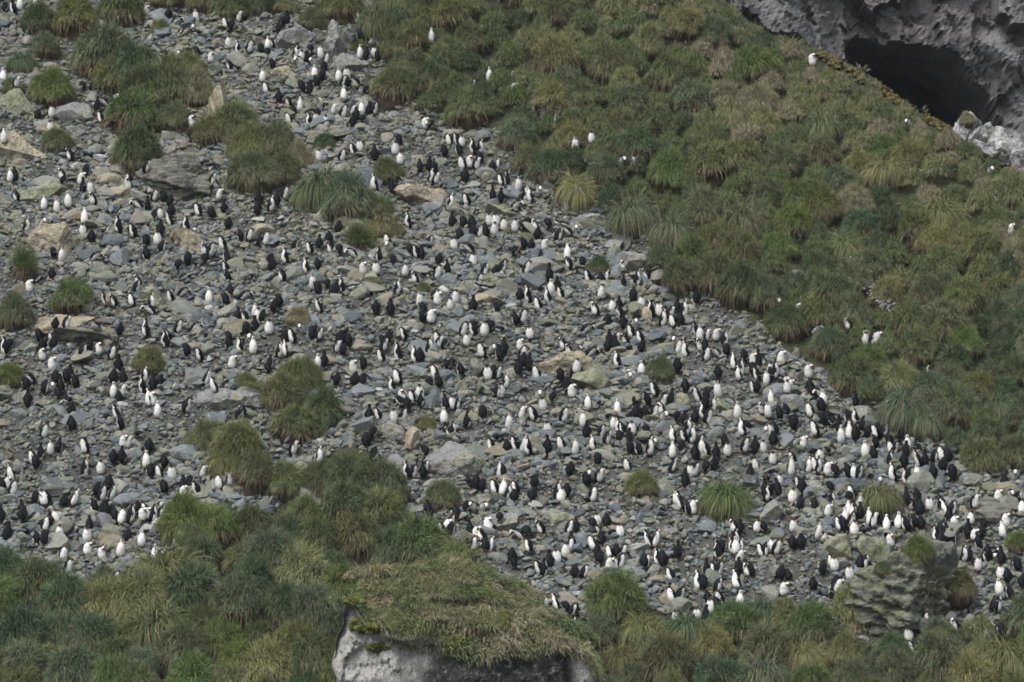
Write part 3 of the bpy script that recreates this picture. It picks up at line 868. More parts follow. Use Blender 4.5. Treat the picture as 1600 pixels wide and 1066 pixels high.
ORD = ["nearest", "second nearest", "third nearest", "fourth nearest", "fifth nearest", "sixth nearest", "seventh nearest",
       "eighth nearest", "ninth nearest", "tenth nearest", "eleventh nearest", "twelfth nearest", "thirteenth nearest", "fourteenth nearest"]
def rank_labels(items, kindword):
    """items: (u, v, class) -> a label each: class word, rank and side of the landmark it is told by"""
    side = lambda u, v, L: (("left of" if u < L[0] else "right of") if abs(u - L[0]) > abs(v - L[1]) else ("above" if v < L[1] else "below"))
    best = [None] * len(items)
    for L in LAND:
        b = {}
        for i, (u, v, c) in enumerate(items):
            b.setdefault((c, side(u, v, L)), []).append((math.hypot(u - L[0], v - L[1]), i))
        for (c, s), lst in b.items():
            lst.sort()
            for r, (d, i) in enumerate(lst[:14]):
                cost = r * 30 + d
                if best[i] is None or cost < best[i][0]:
                    best[i] = (cost, "%s, %s %s the %s" % (kindword(c), ORD[r], s, L[2]))
    return [b[1] if b else None for b in best]

TUS_N = [0]
def put_tussock(cx, top, bottom, width, colour, label, proto=None, squash=None):
    x, y, z = [float(a[0]) for a in unproject(cx, bottom - 0.16 * (bottom - top))]
    if label and any(q in label for q in ("layered outcrop", "layered ledge", "whitish crag")):
        hit = rock_seen(cx, bottom - 0.25 * (bottom - top))
        if hit: x, y, z = hit[0].x, hit[0].y + 0.15, hit[0].z
    dist = math.sqrt(x * x + y * y + z * z); k = dist / FPX
    r = width * k / 2 * (1.16 if (v_ul := (cx < 640 and bottom < 410 and width > 60)) else 1.04)
    rg = random.Random(int(cx * 31 + bottom * 7))
    if cx < 660 and bottom > 520 and width > 60: r *= 1.12
    hgt = (bottom - top) * k * (1.15 if v_ul else 1.03)
    sz = hgt / 0.95 if squash is None else r * squash
    sz = max(min(sz, r * (1.9 if proto else 1.3)), r * 0.75)
    cm, sm = proto if proto else PROTOS[rg.randrange(len(PROTOS))]
    root = bpy.data.objects.new("tussock", None); COL.objects.link(root)
    root.location = (x, y, z + 0.02); root.scale = (r * rg.uniform(.9, 1.12), r * rg.uniform(.85, 1.1), sz)
    root.rotation_euler = (rg.uniform(0.0, .32), rg.uniform(-.2, .2), 0)
    cr = link("leaf_crown", cm, None, root); cr.rotation_euler = (0, 0, rg.uniform(0, 6.28))
    sk = link("dead_leaf_skirt", sm, None, root); sk.rotation_euler = cr.rotation_euler
    c = TCOL[colour]; f = rg.uniform(0.85, 1.18); g = rg.uniform(-0.012, 0.012)
    cr.color = (max(c[0] * f + g, .02), c[1] * f, max(c[2] * f - g * .5, .01), 1)
    tag(root, label, "tussock", "tussock grass clumps on the hillside")
    TUS_N[0] += 1
    return root

for t in TUS:
    put_tussock(t[0], t[1], t[2], t[3], t[4], t[5], CONE if len(t) > 7 else None)

# the two closed banks: upper right slope and foot of the hill
def mass_tussocks():
    rg = random.Random(77)
    pts = []
    def crag(u, v): return 540 < u < 940 and v > 925 + max(0, (u - 760)) * 0.45
    def try_zone(poly, n, umin, umax, vmin, vmax, sep):
        k = 0
        for _ in range(n * 60):
            u, v = rg.uniform(umin, umax), rg.uniform(vmin, vmax)
            if not bool(in_poly(u, v, poly)): continue
            if poly is VEG_LOW and not bool(in_poly(u, v - (38 if u < 700 else 14), poly)): continue
            if crag(u, v + 15): continue
            if (u - 1130) * 0.553 - (v - 44) > 0 and u > 1100: continue      # past the ridge
            s = sep(u, v)
            if any((u - a) ** 2 + ((v - b) * 1.45) ** 2 < ((s + c) / 2) ** 2 for a, b, c, *_ in pts): continue
            if any((u - t[0]) ** 2 + ((v - t[2]) * 1.45) ** 2 < (0.30 * (s + t[3])) ** 2 for t in TUS): continue
            pts.append((u, v, s)); k += 1
            if k >= n: break
    try_zone([(596, -20)] + VEG_UP[2:-3] + [(1650, 760), (1650, -20)], 300, 590, 1630, 0, 770, lambda u, v: (25 + 20 * rg.random() + 0.010 * v) * (0.75 if v < (u - 1130) * 0.553 + 90 else 1))
    try_zone(VEG_LOW, 120, -20, 1630, 770, 1110, lambda u, v: 36 + 26 * rg.random())
    return pts
def mass_colour(u, v, rg):
    if v < 780 and u > 560:                      # upper right slope
        d = (v - (u - 1130) * 0.553)             # pixels below the ridge line
        straw = max(0, 1 - d / 320.0) if u > 900 else 0.10
        n = float(vnoise(u / 130.0, v / 100.0, seed=88))
        r = rg.random()
        if r < straw * 1.15: return rg.choice(['yellow-olive', 'straw-tan', 'olive', 'yellow-olive'])
        if n > 0.25: return rg.choice(['blue-green', 'blue-green', 'dark green', 'olive'])
        if n < -0.3: return rg.choice(['olive', 'brown-green', 'yellow-olive', 'olive'])
        return rg.choice(['olive', 'dark green', 'blue-green', 'brown-green', 'olive', 'bright green'])
    if u > 930: return rg.choice(['dark green', 'olive', 'blue-green', 'bright green', 'yellow-olive', 'brown-green'])
    return rg.choice(['dark green', 'blue-green', 'bright green', 'olive', 'olive', 'yellow-olive', 'dark green'])

mp = mass_tussocks()
_rg = random.Random(5)
mcol = [mass_colour(u, v, _rg) for u, v, s in mp]
items = [(u, v - 20, c) for (u, v, s), c in zip(mp, mcol)] + [(t[0], (t[1] + t[2]) / 2, t[4]) for t in TUS]
labs = rank_labels(items, lambda c: "%s tussock" % c)
widths = [s * _rg.uniform(1.65, 2.1) for u, v, s in mp]
_cut = sorted(range(len(mp)), key=lambda i: -widths[i])[:300 - TUS_N[0]]
_own = set(_cut)
small_clumps = [(mp[i][0], mp[i][1], widths[i], mcol[i]) for i in range(len(mp)) if i not in _own]
for i, ((u, v, s), c, lb) in enumerate(zip(mp, mcol, labs)):
    if i not in _own: continue
    wd = widths[i]
    put_tussock(u, v - wd * _rg.uniform(0.66, 0.92), v, wd, c, lb or "%s tussock in the closed grass slope" % c)

def build_small_clumps():
    """the smallest of the tussocks, past the 300 that show largest"""
    rg = np.random.default_rng(55)
    pr = [dome_proto(970 + k, n=2300, nseg=2, wmul=1.4, skirt=False) for k in range(3)]
    dat = []
    for me in pr:
        vv = np.zeros(len(me.vertices) * 3, np.float32); me.vertices.foreach_get("co", vv)
        ff = np.zeros(len(me.loops), np.int32); me.loops.foreach_get("vertex_index", ff)
        at = {}
        for k in ("dead", "lum"):
            q = np.zeros(len(me.polygons), np.float32); me.attributes[k].data.foreach_get("value", q); at[k] = q
        dat.append((vv.reshape(-1, 3), ff.reshape(-1, 4), at))
        bpy.data.meshes.remove(me)
    V, F, H, Lm, off = [], [], [], [], 0
    HUE = {'dark green': 0.02, 'blue-green': 0.12, 'bright green': 0.2, 'olive': 0.36, 'yellow-olive': 0.58, 'straw-tan': 0.78, 'brown-green': 0.42}
    uu = np.array([c[0] for c in small_clumps]); vv_ = np.array([c[1] for c in small_clumps])
    X, Y, Z = unproject(uu, vv_ - 6)
    for (u, v, wd, c), x, y, z in zip(small_clumps, X, Y, Z):
        vv, ff, at = dat[rg.integers(0, len(dat))]
        r = wd * math.sqrt(x * x + y * y + z * z) / FPX / 2
        a = rg.uniform(0, 6.28); ca, sa = math.cos(a), math.sin(a)
        R = np.array([[ca, -sa, 0], [sa, ca, 0], [0, 0, 1]])
        V.append((vv * np.array([r, r, r * rg.uniform(1.25, 1.7)])) @ R.T + np.array([x, y, z + 0.12 * r])); F.append(ff + off); off += len(vv)
        H.append(np.clip(HUE[c] + at['dead'] * 0.45, 0, 1)); Lm.append(at['lum'])
    me = mesh_np("tussock_grass", np.concatenate(V), np.concatenate(F), False)
    attr(me, "hue", np.concatenate(H)); attr(me, "lum", np.concatenate(Lm))
    tag(link("tussock_grass", me, M['cover']), "the smaller tussock clumps crowded between the larger ones on the grass slopes", "tussock grass", None, 'stuff')
    print("tussocks", TUS_N[0], "small", len(small_clumps))
build_small_clumps()

# ------------------------------------------------------------------ low grass between the tussocks (stuff)
def build_cover():
    rg = np.random.default_rng(19)
    n = 21000
    x = rg.uniform(-34, 40, n); y = rg.uniform(130, 200, n)
    zb = base_z(x, y); u, v = project(x, y, zb)
    dv = np.maximum(poly_dist(u, v, VEG_UP), poly_dist(u, v, VEG_LOW))
    keep = (dv > rg.uniform(-6, 10, n)) & (ridge_d(x, y) < 0.5)
    # a few sprigs on the scree too
    keep |= (rg.uniform(0, 1, n) < 0.05 * (vnoise(x * 0.3, y * 0.3, seed=91) > 0.1)) & (ridge_d(x, y) < 0)
    for t in TUS:      # ragged fringes where each clump meets the stones
        keep |= (np.hypot((u - t[0]) / (0.72 * t[3]), (v - t[2] + 6) / (0.42 * t[3])) < rg.uniform(0.3, 1.25, n)) & (rg.uniform(0, 1, n) < 0.75)
    keep |= (rg.uniform(0, 1, n) < 0.30) & (u < 620) & (v < 330) & (vnoise(x * 0.35, y * 0.35, seed=93) > 0.0)
    keep &= ridge_d(x, y) < 0.5
    x, y, u, v = x[keep], y[keep], u[keep], v[keep]; n = len(x)
    z = terr(x, y)
    nb = 30
    N_ = n * nb
    tuft_r = np.repeat(rg.uniform(0.12, 0.38, n), nb)
    ph = rg.uniform(0, 2 * math.pi, N_); rr = np.sqrt(rg.uniform(0, 1, N_)) * tuft_r
    P = np.stack([np.repeat(x, nb) + rr * np.cos(ph), np.repeat(y, nb) + rr * np.sin(ph), np.repeat(z, nb)], -1)
    P[:, 2] += -0.04 + S0 * rr * np.sin(ph)
    D = np.stack([np.cos(ph) * rg.uniform(0.1, 1.2, N_), np.sin(ph) * rg.uniform(0.1, 1.2, N_) - 0.2, np.ones(N_)], -1)
    L = rg.uniform(0.15, 0.42, N_)
    V, F, tip = blades(P, D, L, rg.uniform(0.018, 0.036, N_), rg.uniform(0.8, 2.8, N_), 3, rg)
    me = mesh_np("low_grass", V, F, False)
    hue = 0.34 + 0.22 * vnoise(x * 0.25, y * 0.25, seed=70) + rg.normal(0, 0.12, n)
    rd = np.clip(1 - (v - (u - 1130) * 0.553) / 300.0, 0, 1) * (u > 850)
    hue = hue + 0.30 * rd
    hue = np.repeat(np.clip(hue, 0, 1), nb) + rg.normal(0, 0.14, N_)
    attr(me, "hue", np.repeat(np.clip(hue, 0, 1), 3)); attr(me, "lum", np.repeat(rg.uniform(0.55, 1.35, N_), 3))
    tag(link("low_grass", me, M['cover']), "low grass filling the gaps between the tussocks", "grass", None, 'stuff')
build_cover()

def build_ridge_moss():
    rg = np.random.default_rng(23)
    n = 900
    s = rg.uniform(0, 1, n)
    s = s[vnoise(s * 26, 0, seed=66) + 0.5 * s > 0.05]; n = len(s)
    u = 1280 + s * 340; v = 82 + (u - 1280) * 0.553 + 2 + 17 * rg.uniform(0, 1, n) ** 1.5 * (0.4 + s)
    x, y, z = unproject(u, v)
    PV, PF = ICO[2]
    r = rg.uniform(0.07, 0.22, n)
    V = PV[None] * np.stack([r, r, r * 0.45], -1)[:, None, :] + np.stack([x, y, z + 0.05], -1)[:, None, :]
    V += 0.05 * rg.normal(size=V.shape)
    F = (PF[None] + (np.arange(n) * len(PV))[:, None, None]).reshape(-1, 3)
    tag(link("ridge_moss", mesh_np("ridge_moss", V.reshape(-1, 3), F, True), M['ochre_moss']), "ochre moss along the ridge crest before the cave", "moss", None, 'stuff')
    # pale gravel trickle through the right slope
    n = 130
    t = rg.uniform(0, 1, n)
    u = 1320 + 75 * t + rg.normal(0, 3 + 5 * t, n); v = 422 + 85 * t + rg.normal(0, 4, n)
    x, y, z = unproject(u, v)
    PV, PF = ICO[1]
    r = rg.uniform(0.04, 0.10, n)
    V = PV[None] * np.stack([r, r, r * 0.7], -1)[:, None, :] + np.stack([x, y - 0.3, z + 0.45], -1)[:, None, :]
    F = (PF[None] + (np.arange(n) * len(PV))[:, None, None]).reshape(-1, 3)
    tag(link("pale_pebbles", mesh_np("pale_pebbles", V.reshape(-1, 3), F, False), M['pale']), "trickle of small pale pebbles down the right tussock slope", "pebbles", None, 'stuff')
build_ridge_moss()

# ------------------------------------------------------------------ foreground crag with its grass cap
CR_Y = 136.5
def crag_top(x):        # silhouette of the rock+grass against the slope, metres (z) at x
    px = [505, 528, 545, 560, 600, 640, 665, 700, 740, 780, 820, 860, 895, 915, 932, 945]
    pv = [1085, 955, 930, 913, 902, 887, 878, 883, 897, 916, 932, 955, 985, 1010, 1040, 1085]
    return x2z(x, px, pv, CR_Y + 2.2)
def x2z(x, px, pv, yy):
    X = (np.array(px) - 800) / FPX * yy
    Zv = [float(yy * (SP + (533 - q) / FPX * CP) / (CP - (533 - q) / FPX * SP)) for q in pv]
    return np.interp(x, X, Zv)
def crag_lip(x):        # where the bare rock face starts
    px = [505, 512, 519, 528, 540, 552, 575, 600, 640, 700, 760, 820, 870, 905, 925, 940]
    pv = [1110, 1040, 992, 962, 948, 952, 985, 1000, 1014, 1020, 1028, 1018, 1010, 1018, 1045, 1090]
    return x2z(x, px, pv, CR_Y)
def build_crag():
    xs = np.linspace((505 - 800) / FPX * CR_Y, (945 - 800) / FPX * CR_Y, 190)
    top, lip = crag_top(xs), crag_lip(xs)
    top = np.maximum(top, lip + 0.12)
    zb = -3.0
    rows = []
    nf, nt_, nb = 90, 60, 30
    e = (xs - xs[0]) / (xs[-1] - xs[0])
    bulge = 1.4 * (1 - (2 * e - 1) ** 2)            # the crag comes forward in the middle
    # front face from base to lip, hanging over a little on the right
    for k in range(nf):
        t = k / nf
        z = zb + (lip - zb) * t
        over = 0.55 * smooth(0.72, 0.97, t) * smooth(0.30, 0.45, e)
        lean = 2.6 * (t - 1) * (1 - smooth(0.22, 0.42, e)) 
        rows.append(np.stack([xs, CR_Y + 0.75 - bulge + (1 - t) * -0.5 + lean - over + 0.5, z], -1))
    for k in range(nt_ + 1):
        t = k / nt_
        z = lip + (top - lip) * np.sin(t * math.pi / 2) ** 0.9
        rows.append(np.stack([xs, CR_Y + 0.7 - bulge + (2.2 + bulge) * t, z], -1))
    for k in range(1, nb + 1):
        t = k / nb
        rows.append(np.stack([xs, CR_Y + 2.9 + 1.8 * t + 0 * xs, top + (zb + 1 - top) * t ** 1.3], -1))
    G = np.array(rows)                               # rows, cols, 3
    G[..., 1] += (0.6 * (1 - np.sqrt(np.clip(1 - (1 - np.clip(e / 0.13, 0, 1)) ** 2, 0, 1))) + 2.5 * (1 - np.sqrt(np.clip(1 - (1 - np.clip((1 - e) / 0.07, 0, 1)) ** 2, 0, 1))))[None, :] * np.linspace(1, 0.15, len(rows))[:, None]
    X, Y, Z = G[..., 0], G[..., 1], G[..., 2]
    face = np.zeros(G.shape[:2]); face[:nf] = 1
    face[nf - 22:nf + 2] = np.linspace(1, 0, 24)[:, None]
    blk = 0.35 * (1 - 2 * np.abs(fbm(X * 0.55, Z * 0.5, seed=101, octv=4))) + 0.22 * np.floor(2.5 * fbm(X * 0.8, Z * 0.9, seed=103, octv=2)) / 2.5
    blk = blk + 0.05 * (1 - 2 * np.abs(fbm(X * 3.2, Z * 2.2, seed=106, octv=3)))
    G[..., 1] -= face * blk
    G[..., 0] += face * 0.18 * fbm(Y * 2, Z * 0.9, seed=105, octv=3) + 0.30 * fbm(Z * 1.3, 0 * Z, seed=108, octv=4) * np.clip(1 - e / 0.12, 0, 1)[None, :]
    G[..., 1] -= face * (0.45 * facets(X * 0.9 + Z * 0.3, Z * 0.8 - X * 0.3, 131) + 0.22 * facets(X * 2.4, Z * 2.0 + X * .5, 137))
    G[..., 0] += (1 - face) * 0.45 * np.clip(1 - e / 0.10, 0, 1)[None, :]
    G[..., 2] += (1 - face) * 0.34 * fbm(X * 1.0, Y * 1.0, seed=107, octv=3)
    nr, nc = G.shape[:2]
    i = np.arange(nr - 1)[:, None] * nc + np.arange(nc - 1)[None, :]
    F = np.stack([i, i + 1, i + nc + 1, i + nc], -1).reshape(-1, 4)
    me = mesh_np("crag", G.reshape(-1, 3), F, False)
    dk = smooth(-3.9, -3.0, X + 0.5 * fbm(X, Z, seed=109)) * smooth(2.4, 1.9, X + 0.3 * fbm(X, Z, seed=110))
    attr(me, "dark_zone", dk.ravel(), 'POINT')  # darker speckled rock over the middle, pale toward both ends
    soil = np.zeros(G.shape[:2]); soil[nf + 2:] = 1
    attr(me, "soil", soil.ravel(), 'POINT')
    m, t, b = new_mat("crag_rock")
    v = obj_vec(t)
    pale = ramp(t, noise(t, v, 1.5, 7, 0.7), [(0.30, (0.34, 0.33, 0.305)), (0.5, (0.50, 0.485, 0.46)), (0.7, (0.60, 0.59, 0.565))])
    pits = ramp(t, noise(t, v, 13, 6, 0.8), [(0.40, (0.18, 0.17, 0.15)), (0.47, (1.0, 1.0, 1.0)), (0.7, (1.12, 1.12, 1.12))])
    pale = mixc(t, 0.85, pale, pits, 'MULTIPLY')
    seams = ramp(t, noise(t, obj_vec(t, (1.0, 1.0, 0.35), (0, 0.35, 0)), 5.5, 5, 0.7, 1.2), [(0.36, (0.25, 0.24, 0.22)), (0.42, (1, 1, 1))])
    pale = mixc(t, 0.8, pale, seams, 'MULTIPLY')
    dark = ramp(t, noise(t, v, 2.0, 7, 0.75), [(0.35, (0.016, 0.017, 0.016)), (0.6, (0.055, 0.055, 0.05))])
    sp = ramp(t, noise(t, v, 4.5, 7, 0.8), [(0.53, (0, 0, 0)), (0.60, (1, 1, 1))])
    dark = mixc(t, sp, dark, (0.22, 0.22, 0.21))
    wa = N(t, "ShaderNodeAttribute", attribute_name="dark_zone")
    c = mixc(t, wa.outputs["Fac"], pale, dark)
    so = N(t, "ShaderNodeAttribute", attribute_name="soil")
    c = mixc(t, so.outputs["Fac"], c, (0.07, 0.06, 0.035))
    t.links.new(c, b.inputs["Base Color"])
    bump(t, b, noise(t, v, 6, 9, 0.8), 1.0, 0.22)
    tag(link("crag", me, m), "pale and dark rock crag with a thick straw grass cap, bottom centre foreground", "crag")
    # grass cap
    rg = np.random.default_rng(29)
    n = 40000
    cx = rg.uniform(2, nc - 3, n)
    ry = nf - 3 + (nt_ + 12) * rg.uniform(0, 1, n) ** 0.9
    ci, ri = cx.astype(int), np.minimum(ry.astype(int), nr - 2)
    P = G[ri, ci] + (G[ri, ci + 1] - G[ri, ci]) * (cx - ci)[:, None] + (G[ri + 1, ci] - G[ri, ci]) * (ry - ri)[:, None]
    uu, vv = project(P[:, 0], P[:, 1], P[:, 2])
    bare = (uu < 620) & (vv > 950 + (uu - 545) * 0.9 + 12 * vnoise(uu / 9.0, vv / 9.0, seed=15)) & (vv > 938)
    P = P[~bare]; uu = uu[~bare]; vv = vv[~bare]; n = len(P)
    clump = fbm(P[:, 0] * 1.3, P[:, 1] * 1.3, P[:, 2], seed=111, octv=3)
    ang = 0.5 + 1.1 * fbm(P[:, 0] * 0.5, P[:, 1] * 0.5 + P[:, 2] * .5, seed=113, octv=2)
    D = np.stack([np.cos(ang) * 0.75, -0.55 - 0.35 * np.sin(ang), 0.75 + 0.3 * clump], -1) + rg.normal(0, 0.28, (n, 3))
    L = rg.uniform(0.22, 0.60, n) * (1 + 0.5 * clump)
    V, F, tip = blades(P, D, L, rg.uniform(0.016, 0.03, n), rg.uniform(1.2, 3.2, n), 3, rg)
    mV, mF, mh, off = [V], [F], [], len(V)
    for k in range(46):
        c_ = int(rg.uniform(14, nc - 12)); r_ = int(nf + 3 + (nt_ + 2) * rg.uniform(0, 1))
        p0 = G[r_, c_]; pu, pv_ = project(p0[0], p0[1], p0[2])
        if pu < 625 and pv_ > 945: continue
        m_ = 1100
        ps, Pm, Dm, lk = dome_roots(rg, m_, 1500 + k)
        rr_ = rg.uniform(0.45, 0.95)
        Pm = Pm * np.array([rr_ * 1.1, rr_ * 0.8, rr_ * 0.55]) + p0 - np.array([0, 0, 0.12 * rr_])
        Dm = Dm + np.array([0.35, -0.35, -0.1])
        vm, fm, _ = blades(Pm, Dm, rg.uniform(0.22, 0.5, m_), rg.uniform(0.012, 0.024, m_), rg.uniform(1.2, 3.0, m_), 3, rg)
        mV.append(vm); mF.append(fm + off); off += len(vm)
        hk = rg.choice([0.36, 0.45, 0.58, 0.68, 0.78, 0.82])
        mh.append(np.repeat(np.clip(hk + rg.normal(0, 0.10, m_), 0, 1), 3))
    V, F = np.concatenate(mV), np.concatenate(mF)
    me = mesh_np("crag_grass", V, F, False)
    hue = 0.70 + 0.26 * clump + rg.normal(0, 0.13, n) - 0.30 * smooth(-0.2, 0.5, fbm(P[:, 0] * 0.6, P[:, 1] * 0.8, P[:, 2] * 0.4, seed=117, octv=2))
    attr(me, "hue", np.concatenate([np.repeat(np.clip(hue, 0, 1), 3)] + mh)); attr(me, "lum", np.repeat(rg.uniform(0.72, 1.6, len(F) // 3), 3))
    tag(link("crag_grass", me, M['cover']), "long straw-coloured grass combed over the foreground crag", "grass", None, 'stuff')
    # moss cushions on the crag
    for j, (u, v_, wpx, hpx, lb) in enumerate(((554, 942, 26, 20, "yellow-green moss cushion at the crag's left corner, topmost of the row"),
                                    (566, 974, 32, 22, "yellow-green moss cushion second from the top on the pale crag face"),
                                    (580, 985, 26, 16, "small moss cushion between two larger ones on the pale crag face"),
                                    (590, 1012, 30, 12, "thin moss strip at the foot of the crag's pale face"),
                                    (712, 1003, 30, 22, "yellow moss cushion in the straw grass at the middle of the crag"),
                                    (790, 985, 18, 44, "dark green moss streak hanging on the crag's right half"))):
        uu2, vv2 = project(G[..., 0], G[..., 1], G[..., 2])
        msk = np.hypot(uu2 - u, vv2 - v_); msk[nf + nt_:] = 1e9
        r_, c_ = np.unravel_index(np.argmin(msk), msk.shape)
        k = CR_Y / FPX
        PV, PF = ICO[5]
        bmp = 1 + 0.38 * fbm(PV[:, 0] * 2.2 + j * 9, PV[:, 1] * 2.2, PV[:, 2] * 2.2, seed=119 + j) + 0.12 * fbm(PV[:, 0] * 9, PV[:, 1] * 9, PV[:, 2] * 9, seed=120)
        V = PV * bmp[:, None] * np.array([wpx * k * 0.55, 0.30, hpx * k * 0.55])
        o = link("moss_cushion", mesh_np("moss_cushion", V, PF, True), M['moss'])
        o.location = (G[r_, c_, 0], G[r_, c_, 1] - 0.05, G[r_, c_, 2])
        tag(o, lb, "moss", "moss cushions on the crag")
build_crag()

# ------------------------------------------------------------------ penguins
BLACK = (0.007, 0.008, 0.010); BLACK2 = (0.014, 0.015, 0.018); WHITE = (0.77, 0.765, 0.745); ORANGE = (0.16, 0.07, 0.035); YEL = (0.22, 0.15, 0.05); PINK = (0.16, 0.11, 0.09)

def loft(path, radii, up_hint, nside=14):
    """tube along path with (side, depth) radii; returns verts, quads, angle per vert (0 = front)"""
    path = np.array(path, float); n = len(path)
    tan = np.gradient(path, axis=0); tan /= np.linalg.norm(tan, axis=1)[:, None] + 1e-9
    V, A = [], []
    for i in range(n):
        t_ = tan[i]
        front = up_hint[i] if isinstance(up_hint, list) else up_hint
        front = np.array(front, float); front = front - t_ * np.dot(front, t_); front /= np.linalg.norm(front) + 1e-9
        side = np.cross(t_, front)
        for k in range(nside):
            a = 2 * math.pi * k / nside
            V.append(path[i] + front * math.cos(a) * radii[i][1] + side * math.sin(a) * radii[i][0])
            A.append(a if a <= math.pi else a - 2 * math.pi)
    F = []
    for i in range(n - 1):
        for k in range(nside):
            F.append((i * nside + k, i * nside + (k + 1) % nside, (i + 1) * nside + (k + 1) % nside, (i + 1) * nside + k))
    V.append(path[0] - tan[0] * 0.01); A.append(0); V.append(path[-1] + tan[-1] * 0.01); A.append(0)
    b, e = len(V) - 2, len(V) - 1
    for k in range(nside):
        F.append((b, (k + 1) % nside, k)); F.append((e, (n - 1) * nside + k, (n - 1) * nside + (k + 1) % nside))
    return V, F, A

def resample(pts, rad, m=26):
    pts = np.array(pts, float); rad = np.array(rad, float)
    s = np.linspace(0, len(pts) - 1, m)
    def cr(A):
        out = []
        for q in s:
            i = min(int(q), len(A) - 2); f = q - i
            p0, p1, p2, p3 = A[max(i - 1, 0)], A[i], A[i + 1], A[min(i + 2, len(A) - 1)]
            out.append(0.5 * (2 * p1 + (p2 - p0) * f + (2 * p0 - 5 * p1 + 4 * p2 - p3) * f * f + (3 * p1 - p0 - 3 * p2 + p3) * f ** 3))
        return np.array(out)
    return cr(pts), np.maximum(cr(rad), 0.004)

# the bird looks along -Y.  spine = (x, forward, z), radii = (side, depth)
POSES = {
    'upright': dict(sp=[(0, -.035, .045), (0, -.02, .10), (0, -.005, .20), (0, .01, .31), (0, .02, .41), (0, .02, .49), (0, .025, .555), (0, .045, .610), (0, .05, .655), (0, .045, .685)],
                    rd=[(.045, .05), (.105, .105), (.128, .130), (.124, .125), (.108, .108), (.078, .078), (.057, .058), (.056, .062), (.046, .052), (.016, .018)],
                    head=(0, .05, .625), beak=(0, 1, -.05), fl=0.12),
    'hunched': dict(sp=[(0, -.05, .045), (0, -.04, .10), (0, -.03, .20), (0, -.01, .31), (0, .02, .40), (0, .045, .465), (0, .075, .51), (0, .105, .53), (0, .135, .535), (0, .155, .53)],
                    rd=[(.045, .05), (.110, .108), (.138, .136), (.136, .132), (.120, .115), (.092, .085), (.066, .064), (.058, .058), (.050, .05), (.018, .018)],
                    head=(0, .12, .53), beak=(0, 1, -.35), fl=0.10),
    'preening': dict(sp=[(0, -.05, .045), (0, -.04, .10), (0, -.03, .20), (0, -.01, .31), (.005, .03, .40), (.03, .06, .465), (.06, .085, .49), (.085, .10, .475), (.10, .11, .445), (.105, .112, .42)],
                     rd=[(.045, .05), (.110, .108), (.136, .134), (.132, .13), (.115, .112), (.088, .082), (.064, .06), (.058, .056), (.05, .048), (.018, .018)],
                     head=(.095, .105, .46), beak=(.15, .35, -1), fl=0.30),
    'skyward': dict(sp=[(0, -.03, .045), (0, -.015, .10), (0, 0, .20), (0, .01, .31), (0, .02, .42), (0, .02, .51), (0, .02, .585), (0, .03, .645), (0, .04, .69), (0, .045, .72)],
                    rd=[(.045, .05), (.103, .105), (.124, .126), (.118, .12), (.10, .10), (.068, .07), (.052, .052), (.052, .052), (.042, .042), (.016, .016)],
                    head=(0, .035, .67), beak=(0, .5, 1), fl=0.35),
    'flippers_out': dict(sp=[(0, -.06, .045), (0, -.04, .10), (0, -.01, .20), (0, .03, .31), (0, .06, .41), (0, .08, .48), (0, .10, .54), (0, .125, .585), (0, .14, .62), (0, .14, .645)],
                         rd=[(.045, .05), (.105, .105), (.128, .126), (.122, .12), (.104, .10), (.076, .074), (.057, .056), (.055, .06), (.046, .05), (.016, .018)],
                         head=(0, .13, .60), beak=(0, 1, -.1), fl=0.95),
    'bowing': dict(sp=[(0, -.14, .10), (0, -.12, .14), (0, -.07, .22), (0, .0, .30), (0, .08, .35), (0, .15, .36), (0, .21, .33), (0, .24, .28), (0, .25, .235), (0, .25, .21)],
                   rd=[(.045, .05), (.10, .10), (.132, .13), (.132, .128), (.112, .108), (.082, .08), (.06, .06), (.056, .056), (.048, .048), (.016, .016)],
                   head=(0, .25, .26), beak=(0, .3, -1), fl=0.25),
    'lying': dict(sp=[(0, -.27, .07), (0, -.23, .08), (0, -.13, .115), (0, -.01, .135), (0, .10, .15), (0, .175, .185), (0, .215, .23), (0, .24, .27), (0, .26, .30), (0, .265, .32)],
                  rd=[(.045, .04), (.09, .07), (.135, .11), (.138, .118), (.118, .108), (.084, .082), (.06, .062), (.056, .058), (.046, .05), (.016, .018)],
                  head=(0, .255, .28), beak=(0, 1, -.1), fl=0.15),
}

